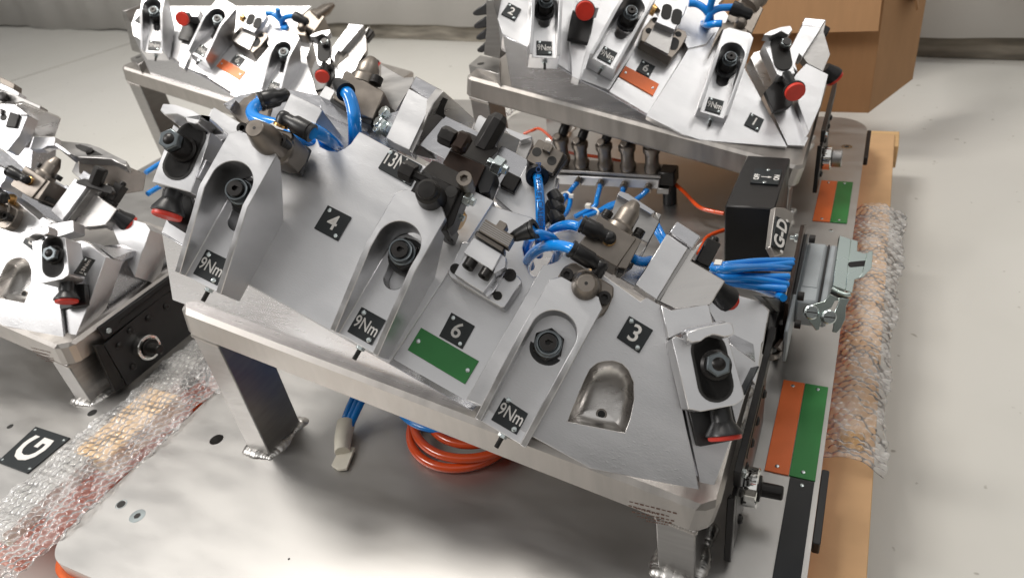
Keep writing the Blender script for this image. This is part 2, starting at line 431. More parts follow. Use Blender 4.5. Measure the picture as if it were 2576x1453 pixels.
P1 = pallet((-778, 0), dict(plate='aluminium base plate at the left edge carrying the letter G', rear=1440,
    holes=[(-938.5, 298.5, 4, 'd'), (-871, 247, 0.1, 'd'), (-897, 249, 8.4, 's'), (-845, 351, 6, 'd')]), 178)
# note: the second screw position measured on the left plate
for o in list(P1.children):
    pass
# colour plates along the right edge
def colour_strip(parent, xa, xb, ya, yb, m, lab, riv):
    o = put('colour_plate', MB().prism([(xa, ya, .2), (xb, ya, .2), (xb, yb, .2), (xa, yb, .2)], (0, 0, 1.3)), m, parent, bev=.25, label=lab)
    for x, y in riv: rivet(o, (x, y, 1.5), Z3, 2.1)
colour_strip(P0, -46.5, -24.6, 500, 634, 'label_orange', 'long orange plate beside the green one', [(-36, 508), (-36, 626)])
colour_strip(P0, -24.2, -1.2, 500, 634, 'label_green', 'long green plate beside the orange one', [(-12.5, 507.5), (-11, 627)])
colour_strip(P0, -53, -29.7, 990, 1121, 'label_orange', 'rear orange plate', [(-41, 997), (-42, 1114)])
colour_strip(P0, -29.3, -7, 990, 1121, 'label_green', 'rear green plate', [(-18, 997), (-19, 1114)])
MAT['label_gloss'] = mat('label_gloss', (.012, .014, .017), .12, 0, .1, 30, rvar=.05)
colour_strip(P0, -23.2, -1.6, 380, 498.5, 'label_gloss', 'glossy black plate in line with the green one', [(-12, 491)])
# letter plate G
g = [np.array([x, y, .2]) for x, y in ((-899, 308.5), (-831, 308.5), (-831, 250), (-890, 250))]
go = name_plate('letter_plate', P1, [g[0], g[1], g[2], g[3]], Z3, 1.6, 'label_black', ((.07, .92), (.93, .9), (.93, .1), (.08, .08)), 2.0, 'black plate engraved with a large letter G')
lettering('engraving', 'G', 56, 'print_white', go, (-863, 280, 1.85), (0, 1, 0), Z3, 1.2)
# cardboard strips, timber under the plates
def timber(loc, size, m, label, cat, name, grp=None, bev=1.0, bend=0):
    mb = MB().box(loc, *size); return solo(name, mb, m, label, cat, grp, bev=bev)
timber((11, 790, -78), (82, 1320, 40), 'fibreboard', 'long brown fibreboard strip projecting from under the right edge of the base plate', 'board', 'packing_board')
timber((-330, 1440, -84), (780, 70, 44), 'pine_wood', 'pale pine plank crossing behind the base plate near the cardboard box', 'plank', 'pine_plank')
for x, w_ in ((-640, 'left'), (-330, 'middle'), (-60, 'right')): timber((x, 700, -135), (90, 1500, 58), 'pine_wood', w_ + ' timber bearer hidden under the right base plate', 'bearer', 'pallet_bearer', 'timber bearers under the plates')
# ---------------------------------------------------------------- front fixture
CF, CP = -228.5, -233.0               # plane of the large face, plane of the recessed middle plate
A3, B3 = np.array([-164, 358, 117.4]), np.array([-82, 377, 100.7])
G3 = pl(1597, 821, N0 * -188, N0)
N3 = nrm(np.cross(B3 - A3, G3 - A3)); N3 = N3 if N3[2] > 0 else -N3; C3 = float(N3 @ A3)
def on3(pts, d=0.0, u=None): return on(pts, C3 + d, N3, u)
FT = {}                                  # things of the front fixture, for the copy at the left edge
def YP(pts, y): return [pl(a, b, (0, y, 0), (0, 1, 0)) for a, b in pts]

def table(x0, x1, y0, y1, zr, tt, lab, cat='machined fixture', th=35, extra_corner=12):
    """inclined slab on four welded square legs"""
    W = np.array([math.sin(tt), 0, math.cos(tt)])
    zz = lambda x: zr + math.tan(tt) * (x1 - x)
    T = thing('machining_fixture', ((x0 + x1) / 2, (y0 + y1) / 2, 0), lab, 'fixture', 'welded aluminium fixtures')
    pts = [(x0, y0 + 8), (x0 + 8, y0), (x1 - extra_corner, y0), (x1, y0 + extra_corner), (x1, y1), (x0, y1)]
    put('slab', MB().prism([(x, y, zz(x)) for x, y in pts], -W * th), 'sawn_aluminium', T, bev=4.2, smooth=0)
    zb = lambda x: zz(x) - th / math.cos(tt) + 1
    for lx in (x0 + 1, x1 - 50):
        for ly in (y0 + 3, y1 - 62):
            a, b = (32, 54)
            o = put('leg', MB().prism([(lx, ly, 0), (lx + a, ly, 0), (lx + a, ly + b, 0), (lx, ly + b, 0)], (0, 0, 400)), 'dull_aluminium', T, bev=1.2)
            me = o.data; org = np.array(T.location) / S
            for v in me.vertices:
                if v.co.z * 1000 > 200: v.co.z = (zb(v.co.x * 1000 + org[0]) - org[2]) * S
            # weld seams round the foot
            wb = MB()
            loop = []
            for (ax, ay), (bx, by) in zip([(lx, ly), (lx + a, ly), (lx + a, ly + b), (lx, ly + b)], [(lx + a, ly), (lx + a, ly + b), (lx, ly + b), (lx, ly)]):
                n = int(math.hypot(bx - ax, by - ay) / 3.0)
                for k in range(n):
                    t = k / n; loop.append((ax + (bx - ax) * t, ay + (by - ay) * t))
            rr = random.Random(int(lx * 7 + ly))
            cx, cy = lx + a / 2, ly + b / 2
            for k, (px, py) in enumerate(loop):
                dx, dy = px - cx, py - cy; l = math.hypot(dx, dy); q = 4.5 + 2 * math.sin(k * .5) + rr.uniform(-.8, .8)
                c = (px + dx / l * 3.2, py + dy / l * 3.2, .4)
                wb.lathe(c, (dx / l * .5, dy / l * .5, 1), [(-2.0, q * 1.25), (0, q * 1.2), (q * .3, q * 1.02), (q * .5, q * .7), (q * .62, q * .3)], 12)
            w = put('weld', wb, 'weld_bead', o, smooth=60); w['kind'] = 'stuff'
            wb = MB()
            for k in range(14):
                wb.lathe((lx + 2 + k * (a - 3) / 13, ly - 1.0, zb(lx + k * 2.4) - 1.5), (0, -1, -.2), [(-2, 3.4), (0, 3.0), (1.0, 1.8), (1.3, .5)], 10)
            w = put('weld', wb, 'sawn_aluminium', o, smooth=60); w['kind'] = 'stuff'
    return T, zz
TF, zzF = table(-588, -64, 360, 615, 97, tS, 'large front fixture with number plates 4, 6 and 3 on a sloping slab')
FT['table'] = TF

# upright core between slab and faces
rid = YP([(405, 586), (605, 705), (980, 915), (1165, 1020), (1400, 1155)], 370)
core = [rid[0], rid[1], rid[2], rid[3], np.array([-271.5, 370, 139.5]), np.array([-271.5, 370, slabz(-271.5) - 3]), np.array([-603, 370, slabz(-603) - 3])]
core = [c + np.array([0, .4, -.5]) for c in core]
put('core_block', MB().prism(core, (0, 240, 0)), 'polished_aluminium', TF, bev=.5)
put('core_block', MB().prism([(-75, 382, 96), (-75, 467, 164), (-75, 560, 116), (-75, 640, 98), (-75, 640, 90), (-75, 382, 90)], (-90, 0, 0)), 'polished_aluminium', TF, bev=.5)
# large face with the round notch for the hoses
z1 = uz(600, 300, 3.679); z2 = uz(1300, 250, 3.679); zn = uz(1250, 250, 4.151)
f4 = [(405, 586), (605, 705), (978.6, 914.5), (1236.5, 516), (1243, 505)] + [zn(p) for p in [(1400, 1500), (1130, 1365), (640, 1095), (590, 1160), (500, 1290), (400, 1370), (280, 1420), (120, 1400), (0, 1340)]] + \
     [(798, 352), (790, 335), (797, 305), (811, 278), (803, 270), (731, 235), (700, 300), (640, 330), (600, 330), (533, 272), (521, 295), (470, 420)]
put('face_plate', MB().prism(on(f4, CF), -N0 * 58), 'milled_aluminium', TF, bev=.6, smooth=30, label='large upper face with number plate 4')
# recessed middle plate with the hose opening
z5 = uz(1800, 900, 3.679)
f6 = [(978.6, 915), (1163, 1021), (1240, 1060), (1290, 960), (1420, 760), (1400, 690)] + [z5(p) for p in [(1100, 655), (1030, 665), (985, 610), (940, 480), (905, 330), (890, 250), (915, 130)]] + [(1330, 590), (1340, 548), (1236.5, 516.5)]
put('face_plate', MB().prism(on(f6, CP), -N0 * 40), 'milled_aluminium', TF, bev=.6, label='recessed middle face with number plate 6')
# right face with arched pocket
f3 = [(1366, 667), (1172, 1005), (1202, 1016), (1335, 1095), (1485, 1177), (1717, 1225), (1760, 1234), (1680, 850), (1662, 768), (1626, 748), (1611, 758), (1516, 690), (1421, 632), (1415, 643), (1401, 657), (1385, 664)]
pocket = [(1427, 1060), (1572, 1088.6), (1586, 1050), (1595, 1005), (1593, 960), (1580, 930), (1564, 914), (1542, 907), (1520, 908), (1502, 913), (1484, 928), (1473, 950), (1458, 985)]
F3 = on3(f3); PK = on3(pocket)
mb = MB().holed(F3, [PK], -N3 * 26)
put('face_plate', mb, 'milled_aluminium', TF, bev=.5, label='right face with number plate 3 and an arched pocket')
c0 = np.array(on3([(1512, 1030)], 0)[0]); bowl = MB(); rings = []
PD = []
for k in range(len(PK)):
    for q in range(4): PD.append(PK[k] + (PK[(k + 1) % len(PK)] - PK[k]) * q / 4)
for k in range(13):
    t = k / 12; s_ = 1.0 - .80 * t ** 2.4; dz = -21 * math.sin(t * math.pi / 2) ** .85
    rings.append([c0 + (p - c0) * s_ + N3 * dz for p in PD])
vs = [p for r in rings for p in r]; m_ = len(PD)
fs = [(i * m_ + k, i * m_ + (k + 1) % m_, (i + 1) * m_ + (k + 1) % m_, (i + 1) * m_ + k) for i in range(12) for k in range(m_)]
fs.append(tuple(12 * m_ + k for k in range(m_)))
bowl.add(vs, fs)
bo = put('pocket_wall', bowl, 'pocket_aluminium', TF, smooth=24)
sd = bo.modifiers.new('th', 'SOLIDIFY'); sd.thickness = .0008; sd.offset = 1
hc = on3([(1513, 1041)], -20.6)[0]
put('bush', MB().lathe(hc, N3, [(-6, 4.6), (0, 4.6), (.4, 4.2), (.4, 3.4), (-3, 3.2)], 24), 'nickel_steel', TF)
put('bore', MB().lathe(hc + N3 * .2, N3, [(-1, 3.3), (.3, 3.2)], 20), 'hole_dark', TF)
# right wedge and the tall plate behind it
wd_ = [(1684, 850), (1763, 1226), (1797, 1222), (1815, 1172), (1845, 1090), (1901, 910), (1828, 858), (1790, 840)]
put('wedge', MB().prism(on3(wd_, -5), -N3 * 34), 'milled_aluminium', TF, bev=.5)
z7 = uz(2550, 1150, 3.679); z8 = uz(2550, 1500, 3.679)
up = [z7(p) for p in [(700, 0), (1150, -10), (1540, 95), (1670, 238), (1590, 660), (1565, 700), (1480, 1300), (1200, 900), (1000, 560), (820, 260)]]
put('corner_block', MB().prism(on(up, -236), -N0 * 70), 'milled_aluminium', TF, bev=.6, label='tall corner block at the right rear')
fac = on([(1845, 840), (1896, 865)], -231) + on([(1901, 909), (1828, 858)], -201)
put('corner_facet', MB().prism(fac, -N0 * 18), 'polished_aluminium', TF, bev=.4)
# number plates
def numplate(parent, px, c, n, txt, size, th=1.7, mat_='label_black', lab=None, u=None):
    K = on(px, c, n, u)
    e = nrm(K[1] - K[0]); o = name_plate('number_plate', parent, K, n, th, mat_, ((.16, .86), (.84, .14)), 2.0, lab)
    ctr = sum(K) / 4 + n * (th + .1)
    lettering('print', txt, size, 'print_white', o, ctr, e, n, .25)
    return o
numplate(TF, [(826, 517), (885, 547), (850, 607), (791, 575)], CF + .2, N0, '4', 20, lab='black plate with the number 4')
numplate(TF, [(1136, 786), (1195, 820), (1163, 878), (1105, 845)], CP + .2, N0, '6', 20, lab='black plate with the number 6')
numplate(TF, [(1583, 794), (1643, 830), (1608, 888), (1551, 849)], C3 + .2, N3, '3', 20, lab='black plate with the number 3')
K = on([(1060, 824), (1205, 908), (1170, 966), (1026, 880)], CP + .2)
name_plate('colour_plate', TF, K, N0, 1.6, 'label_green', ((.07, .5), (.93, .5)), 2.1, 'green plate below the number 6')
# 13Nm plate on the upper face near the black clamps
K = on([z2(p) for p in [(830, 1225), (1290, 1470), (1120, 1760), (655, 1500)]], CF + .2)
tp = name_plate('torque_plate', TF, K, N0, 1.6, 'label_black', ((.07, .85), (.80, .1)), 2.0, 'black plate reading 13Nm, partly covered')
ctr = K[0] * .5 + K[1] * .14 + K[3] * .36
lettering('print', '13Nm', 20, 'print_white', tp, sum(K) / 4 + N0 * 1.8 - nrm(K[1] - K[0]) * 2.5 + E2 * 2, nrm(K[1] - K[0]), N0, .2, .60)

# ------------------------------------------------ slotted locator blocks
def block_mesh(W=47.0, top=44.0, bot=-86.0, depth=68.0):
    """x across, y along, z out of the face; the front plane is z = 0"""
    prof = [(top, 0), (-12, 0), (bot, -31), (bot, -depth), (-3, -depth), (top - 24, -36), (top - 6, -8)]
    h = W / 2
    A = MB().prism([(-h, y, z) for y, z in prof], (W, 0, 0)).mesh('a', smooth=0)
    plan = [(-h, bot - 1), (h, bot - 1), (h, top - 7), (h - 7, top), (-h + 7, top), (-h, top - 7)]
    B = MB().prism([(x, y, -90) for x, y in plan], (0, 0, 120)).mesh('b', smooth=0)
    r = 18.3
    pk = [(-r, bot - 20), (r, bot - 20)] + [(r * math.cos(t), 1.5 + r * math.sin(t)) for t in np.linspace(0, math.pi, 25)]
    D = MB().prism([(x, y, -40) for x, y in pk], (0, 0, 80)).mesh('c', smooth=0)
    sl = [(9 * math.cos(t), -23 + 9 * math.sin(t)) for t in np.linspace(math.pi, 2 * math.pi, 17)] + [(12 * math.cos(t), 0 + 12 * math.sin(t)) for t in np.linspace(0, math.pi, 17)]
    E_ = MB().prism([(x, y, -58) for x, y in sl], (0, 0, 60)).mesh('d', smooth=0)
    me = boolean(A, [(B, 'INTERSECT'), (D, 'DIFFERENCE'), (E_, 'DIFFERENCE')])
    me.name = 'block_body'; return me
BLK = block_mesh(); BLK.materials.clear(); BLK.materials.append(MAT['milled_aluminium'])
for p in BLK.polygons: p.material_index = 0
def frame(o, x, y, z):
    m = Matrix.Identity(4); x, y, z = nrm(x), nrm(y), nrm(z)
    for i in range(3): m[i][0], m[i][1], m[i][2], m[i][3] = x[i], y[i], z[i], o[i] * S
    return m
def put_local(name, mb, m, parent, mw, bev=0.0, smooth=30, label=None):
    """mesh authored in a local frame given relative to its thing"""
    me = mb if not isinstance(mb, MB) else mb.mesh(name, (0, 0, 0), smooth)
    if not me.materials: me.materials.append(MAT[m])
    o = bpy.data.objects.new(name, me); COL.objects.link(o); o.parent = parent; o.matrix_local = mw
    if bev:
        b = o.modifiers.new('bevel', 'BEVEL'); b.width = bev * S; b.segments = 1; b.limit_method = 'ANGLE'; b.angle_limit = math.radians(28)
    if label: o['label'] = label
    return o
_nut = {}
def nut_parts():
    if _nut: return _nut
    z = (0, 0, 1)
    _nut['washer'] = MB().lathe((0, 0, -40), z, [(.2, 16), (6.4, 16), (7.2, 15.2)], 36).mesh('washer')
    _nut['hex_nut'] = MB().lathe((0, 0, -33), z, [(0, 13.4), (15, 13.4), (16.6, 12.2)], 6, rot=.3).mesh('hex_nut', smooth=20)
    _nut['collar'] = MB().lathe((0, 0, -17), z, [(0, 11.2), (1.5, 11.2), (1.6, 10.0), (7.6, 10.0), (9.4, 9.6), (9.4, 7.9), (7.4, 7.6)], 36).mesh('collar')
    _nut['stud'] = MB().holed(circle((0, 0, -9.5), 6.9, Z3, 28), [circle((0, 0, -9.5), 2.4, Z3, 6)], (0, 0, 4.5)).lathe((0, 0, -14), z, [(0, 6.9), (5, 6.9)], 28).mesh('stud')
    _nut['end_bolt'] = MB().lathe((2, -86, -50), (0, -1, 0), [(-2, 2.1), (5.5, 2.1), (6, 1.9), (6.6, 2.2), (7.3, 1.9), (8, 2.2), (8.7, 1.9), (9.4, 2.2), (10.1, 1.9), (10.8, 2.2), (11.5, 1.9), (12.2, 2.2), (13, 1.8)], 14).mesh('end_bolt')
    _nut['end_nut'] = MB().lathe((2, -86, -50), (0, -1, 0), [(.2, 4.2), (3.6, 4.2)], 6).mesh('end_nut', smooth=20)
    _nut['torque_plate'] = MB().prism([(-12, -81, -39.8), (12, -81, -39.8), (12, -57, -39.8), (-12, -57, -39.8)], (0, 0, 1.7)).mesh('torque_plate', smooth=0)
    _nut['screw'] = MB().lathe((0, 0, 0), z, [(-.2, 2.3), (.6, 2.3), (1.4, 1.7), (1.6, .9)], 16).mesh('screw')
    for k, m in dict(washer='black_plastic', hex_nut='black_steel', collar='dark_zinc', stud='black_steel', end_bolt='hole_dark', end_nut='zinc_steel', torque_plate='label_black', screw='zinc_steel').items():
        _nut[k].materials.append(MAT[m])
    return _nut
def locator(px, c, n, ax, lab, grp, px_is='nut', dx=0.0, nut_dx=(0, 0), scale=1.0, tilt=0.0, nut_h=0.0):
    """slotted block whose circle centre is seen at px on the plane n.p = c"""
    o3 = on([px], c, n)[0]
    x = nrm(ax - n * (ax @ n)); y = np.cross(n, x)
    if tilt: x, y = x * math.cos(tilt) + y * math.sin(tilt), y * math.cos(tilt) - x * math.sin(tilt)
    T = thing('locator_block', o3, lab, 'locator block', grp)
    mw = frame((0, 0, 0), x, y, n)
    if scale != 1.0: mw = mw @ Matrix.Scale(scale, 4)
    b = put_local('block_body', BLK, None, T, mw, bev=.7)
    P = nut_parts(); sh = Matrix.Translation((nut_dx[0] * S, nut_dx[1] * S, nut_h * S))
    put_local('washer', P['washer'], None, T, mw @ Matrix.Translation((nut_dx[0] * S, nut_dx[1] * S, 0)))
    nt = put_local('hex_nut', P['hex_nut'], None, T, mw @ sh, bev=.5)
    put_local('collar', P['collar'], None, T, mw @ sh, bev=.3); put_local('stud', P['stud'], None, T, mw @ sh, bev=.3)
    put_local('end_nut', P['end_nut'], None, T, mw, bev=.3); put_local('end_bolt', P['end_bolt'], None, T, mw)
    tq = put_local('torque_plate', P['torque_plate'], None, T, mw, bev=.25)
    for q in ((-7.6, -60.2), (8, -78)):
        put_local('screw', P['screw'], None, tq, Matrix.Translation((q[0] * S, q[1] * S, -38.1 * S)))
    me = text_mesh('9Nm', 15, 'print_white', .12)
    to = bpy.data.objects.new('print', me); COL.objects.link(to); to.parent = tq
    to.matrix_local = Matrix.Translation((.2 * S, -69.3 * S, -38.0 * S)) @ Matrix.Diagonal((.74, 1.0, 1, 1))
    return T
GB = 'slotted locator blocks marked 9Nm'
CB = -161.0
# circle centres measured in the photograph's own front plane of each block
u_a = uz(650, 500, 2.018); u_b = uz(1240, 720, 2.018); u_c = uz(1820, 1050, 1.99)
FT['blkA'] = locator(u_a((505, 437)), CB, N0, E1, '9Nm block nearest the left red knob of the front fixture, below the long cone pin', GB, tilt=math.radians(3.0), nut_dx=(2.0, -1.5))
FT['blkB'] = locator(u_b((632, 474)), CB, N0, E1, '9Nm block under the black domed pin clamp, its flank mirroring the green plate', GB, nut_dx=(1.5, -2.0))
FT['blkC'] = locator(u_c((673, 515)), CB, N0, E1, '9Nm block beside the arched pocket and number plate 3 of the front fixture', GB, tilt=math.radians(-1.0), nut_dx=(-.5, -6))

# brown marker strokes on the front edge of the slab
mb = MB()
for i, ((ax_, ay_), (bx_, by_)) in enumerate([((2170, 875), (2540, 968)), ((2165, 905), (2480, 990)), ((2190, 950), (2520, 1025)), ((2230, 985), (2500, 1040)), ((2300, 1020), (2470, 1052)), ((2220, 925), (2400, 975))]):
    a, b = [pl(858.5 + x / 3, 968.6 + y / 3, (0, 359.9, 0), (0, 1, 0)) for x, y in ((ax_, ay_), (bx_, by_))]
    n = 9
    for k in range(n):
        p = a + (b - a) * (k + .1) / n; q = a + (b - a) * (k + .8) / n; w = .45 + .2 * ((k * 7 + i) % 3)
        mb.prism([p + Z3 * w, q + Z3 * w, q - Z3 * w, p - Z3 * w], (0, -.12, 0))
o = put('marker_strokes', mb, 'marker_brown', TF, smooth=0); o['kind'] = 'stuff'
# ------------------------------------------------ modules bolted to the front fixture
zk = uz(1700, 300, 2.642); z3 = uz(2000, 450, 3.679); z4 = uz(1500, 600, 3.679); z6 = uz(2400, 850, 3.679); zm = uz(2100, 650, 4.152)
c1 = lambda p: (p[0] / 3, p[1] / 3); c4 = lambda p: (p[0] / 3, 484.3 + p[1] / 3); c5 = lambda p: (858.5 + p[0] / 3, 484.3 + p[1] / 3)
c6 = lambda p: (1717 + p[0] / 3, 484.3 + p[1] / 3); c8 = lambda p: (858.5 + p[0] / 3, 968.6 + p[1] / 3)
I = lambda p: p
def P1_(p, c, n=None): return on([p], c, n)[0]
def slabp(name, T, u, pts, c, th, mat_, bev=.5, n=None, d=None, label=None, smooth=30):
    n = N0 if n is None else n
    return put(name, MB().prism(on(pts, c, n, u), (-n if d is None else d) * th), mat_, T, bev=bev, label=label, smooth=smooth)
def mk(name, u, p, c, lab, cat, grp=None, n=None):
    return thing(name, on([p], c, n, u)[0], lab, cat, grp)
def bolt(T, u, p, c, r, h, axis=None, mat_='black_steel', name='cap_screw', n=None, neck=0):
    q = on([p], c, n, u)[0]; w = nrm(N0 if axis is None else axis)
    o = cap_screw(name, T, q, w, r, h, mat_)
    if neck: put('shank', MB().lathe(q, -w, [(-.3, r * .98), (neck, r * .98)], 20), mat_, T)
    return o
def fitting(T, base, axis, out, ring='brass', s=1.0, label=None):
    """push-in elbow: ball on a threaded ring, barrel pointing along out"""
    base = np.asarray(base, float); a = nrm(axis); o = nrm(out)
    put('thread_ring', MB().lathe(base, a, [(-1, 5.6 * s), (1.2, 5.6 * s), (1.6, 5.0 * s)], 18), ring, T)
    k = base + a * 6.0 * s
    mb = MB().lathe(k - a * 5 * s, a, [(0, 5.0 * s), (5 * s, 5.3 * s), (8.6 * s, 4.4 * s), (10.2 * s, 2.2 * s)], 18)
    mb.lathe(k, o, [(-1, 5.0 * s), (7 * s, 5.1 * s), (9.5 * s, 6.9 * s), (21 * s, 7.1 * s), (21.6 * s, 6.5 * s), (22.4 * s, 6.5 * s), (22.6 * s, 7.2 * s), (24.6 * s, 7.2 * s), (24.6 * s, 4.6 * s), (20 * s, 4.6 * s)], 22)
    put('elbow', mb, 'black_plastic', T, smooth=40, label=label)
    return k + o * 23 * s
def hose(pts, r, lab, mat_='hose_blue', grp=None, cat='hose', name='air_hose', sub=8):
    return solo(name, MB().tube(pts, r, 14, sub), mat_, lab, cat, grp, smooth=60)
GH = 'blue air hoses of the front fixture'

# backing behind the faces
rb = [(1000, 336), (1250, 470), (1345, 545), (1366, 560), (1360, 420), (1200, 330), (1060, 262), (960, 290)]
slabp('rear_ledge', TF, I, rb, -262, 46, 'polished_aluminium', label='ledge carrying the rear clamps')
slabp('rear_ledge', TF, I, [(1470, 640), (1560, 700), (1660, 755), (1710, 735), (1600, 660), (1510, 600)], -262, 30, 'polished_aluminium')
rb = [(560, 262), (700, 300), (800, 300), (800, 360), (880, 400), (1000, 430), (1000, 330), (930, 270), (860, 250), (700, 220), (600, 240)]
slabp('rear_ledge', TF, I, rb, -285, 46, 'polished_aluminium')

def clamp_bracket(T, u, body, cb, th, ob, obr, nut, knob, hook, ch, ck, hth=16, nutl=0.0, rail=None):
    slabp('bracket', T, u[0], body, cb, th, 'milled_aluminium', .6)
    if rail: 
        for r_ in rail: slabp('rail', T, u[0], r_, cb + 5, 6, 'polished_aluminium', .4)
    a, b = on(ob, cb + .6, N0, u[0])
    put('slot_insert', MB().prism(obround(a, b, obr, N0), -N0 * 6), 'black_steel', T, bev=.8)
    put('slot_rim', MB().prism(obround(a, b, obr + 1.1, N0), -N0 * 5.2), 'hole_dark', T)
    q = on([nut], cb + .6 + nutl * 0, N0, u[0])[0]
    L = nutl
    put('flange', MB().lathe(q, N0, [(0, 11.6), (1.6, 11.6), (3.0, 9.5), (3.0 + L, 9.4)], 28), 'black_steel', T)
    put('hex_nut', MB().lathe(q + N0 * (3 + L), N0, [(0, 8.9), (.8, 9.6), (6.6, 9.6), (7.4, 8.8)], 6, rot=.25), 'dark_zinc', T, bev=.3, smooth=20)
    put('stud', MB().lathe(q + N0 * (8 + L), N0, [(-2, 5.4), (2.2, 5.4), (3.0, 4.6), (4.2, 2.5), (4.6, .5)], 24), 'black_steel', T, bev=.2)
    put('nut_ring', MB().lathe(q + N0 * (9.6 + L), N0, [(-1, 7.4), (.9, 7.2), (.9, 5.8)], 24), 'dark_zinc', T)
    slabp('hook', T, u[1], hook, ch, hth, 'milled_aluminium', .7)
    A, B = on(knob, ck, N0, u[2]); w = B - A; l = np.linalg.norm(w); w = w / l
    put('knob', MB().lathe(A - w * 6, w, [(0, 8.0), (6 + l * .48, 8.2), (6 + l * .52, 8.6), (6 + l * .80, 14.0), (6 + l * .86, 14.3), (6 + l * .88, 13.2)], 32), 'black_plastic', T, smooth=35)
    put('knob_cap', MB().lathe(A, w, [(l * .80, 12.6), (l * .97, 12.6), (l, 11.8)], 32), 'red_cap', T, bev=.5)
# right hand bracket
T = mk('knob_clamp', z7, (905, 1010), -150, 'slotted bracket with red knob at right end of front fixture, beside number plate 3', 'clamp', 'knob clamps')
FT['brR'] = T
clamp_bracket(T, (z7, z7, z8), [(268, 632), (330, 590), (560, 690), (1030, 590), (1080, 600), (1300, 1380), (1315, 1488), (1185, 1583), (690, 1680), (512, 1640)], -154, 30,
    [(805, 800), (903, 1290)], 12.2, (905, 1012), [(952, 270), (1042, 800)],
    [(480, 545), (500, 640), (560, 690), (690, 670), (760, 610), (860, 572), (950, 585), (1030, 610), (1150, 578), (1172, 530), (1140, 410), (1060, 402), (860, 435), (640, 490)], -128, -172)
slabp('guide_plate', T, z7, [(265, 225), (770, 140), (805, 152), (862, 405), (430, 530), (275, 610), (222, 622), (115, 150)], -176, 22, 'milled_aluminium')
slabp('backing_plate', T, z8, [(505, 330), (640, 880), (690, 893), (1255, 790), (1140, 300)], -186, 8, 'black_paint', .5)
slabp('wear_strip', T, z7, [(440, 545), (480, 545), (860, 430), (1060, 400), (1020, 375), (850, 400), (470, 485)], -133, 12, 'polished_aluminium')
# torque plate on the right flank of the bracket (seen on the neighbouring fixture)
q = on([(1310, 1380)], -158, N0, z7)[0]
e_ = nrm(-E2 * .97 + E1 * .2)
tp = name_plate('torque_plate', T, [q + E2 * 22 + E1 * 1.2 - N0 * 2, q + E2 * 22 + E1 * 1.2 - N0 * 22, q - E2 * 2 + E1 * 1.2 - N0 * 22, q - E2 * 2 + E1 * 1.2 - N0 * 2], E1, 1.5, 'label_black', ((.15, .86), (.85, .14)), 1.8)
lettering('print', '13Nm', 9, 'print_white', tp, q + E2 * 10 + E1 * 2.8 - N0 * 12, E2, E1, .1, .9)

# left hand bracket
T = mk('knob_clamp', z1, (505, 1090), -180, 'slotted bracket with red knob and long proud stud, left end of front fixture', 'clamp', 'knob clamps')
FT['brL'] = T
DI = I
clamp_bracket(T, (I, z1, I), [(436, 312), (462, 332), (500, 344), (532, 332), (480, 484), (382, 458)], -182, 26,
    [(479, 345), (447, 415)], 12.6, (463, 377), [(446, 455), (418, 548)],
    [(90, 480), (130, 385), (300, 395), (560, 480), (690, 560), (790, 630), (800, 580), (700, 560), (640, 670), (580, 680), (480, 650), (450, 590), (340, 540), (260, 540), (150, 545)], -165, -198, hth=26, nutl=15.0)
slabp('cheek', T, z1, [(680, 565), (800, 640), (985, 755), (1090, 865), (930, 930), (870, 1010), (760, 1190), (690, 1180), (825, 810), (690, 700)], -205, 30, 'polished_aluminium')
slabp('guide_plate', T, z1, [(800, 580), (860, 436), (1290, 690), (1240, 900), (1100, 868), (985, 755)], -212, 24, 'milled_aluminium')
slabp('wear_strip', T, z1, [(735, 1185), (765, 1190), (640, 1450), (600, 1450)], -176, 10, 'polished_aluminium')
slabp('backing_plate', T, I, [(400, 520), (424, 560), (462, 584), (492, 540), (476, 486), (410, 470)], -214, 8, 'black_paint')

# pin cylinders
GC = 'air cylinders with locating pins'
def pin(T, base, axis, h, r, tip_r, cone=.35, fillet=True):
    pr = [(-3, r * 1.25), (0, r * 1.22), (h * .06, r * 1.04), (h * (1 - cone), r), (h - .6, tip_r + .4), (h, tip_r - .3)]
    o = put('pin', MB().lathe(base, axis, pr, 36), 'nickel_steel', T, smooth=25, bev=0)
    put('centre_hole', MB().lathe(np.asarray(base) + nrm(axis) * h, axis, [(-1, 1.5), (.12, 1.4)], 12), 'hole_dark', o)
T = mk('pin_cylinder', z1, (1700, 980), -176, 'brown steel cylinder with a long cone pin behind the block left of number plate 4', 'air cylinder', GC); FT['cyl1'] = T
slabp('body', T, z1, [(1250, 900), (1240, 800), (1330, 640), (1400, 606), (1470, 625), (1640, 700), (2005, 800), (2010, 870), (1960, 1010), (1840, 1178), (1700, 1160), (1480, 1070)], -176, 40, 'nickel_steel', 1.6)
slabp('gasket', T, z1, [(1440, 1090), (1700, 1290), (2060, 1405), (2110, 1390), (2245, 1030), (2180, 980)], -217, 6, 'black_plastic')
w1 = nrm(N0 - E1 * .12 + E2 * .02)
tip = on([(1445, 735)], -137, N0, z1)[0]
pin(T, tip - w1 * 38, w1, 38, 12.0, 7.4, .42)
bolt(T, z1, (1320, 780), -168, 4.9, 7, neck=8); bolt(T, z1, (1868, 955), -166, 4.9, 7, neck=12)
kE = on([(1820, 690)], -170, N0, z1)[0]
e1_end = fitting(T, on([(1830, 700)], -176, N0, z1)[0], E2 * .8 + N0 * .3, E1 * 1.0 + N0 * -.1, s=1.15)

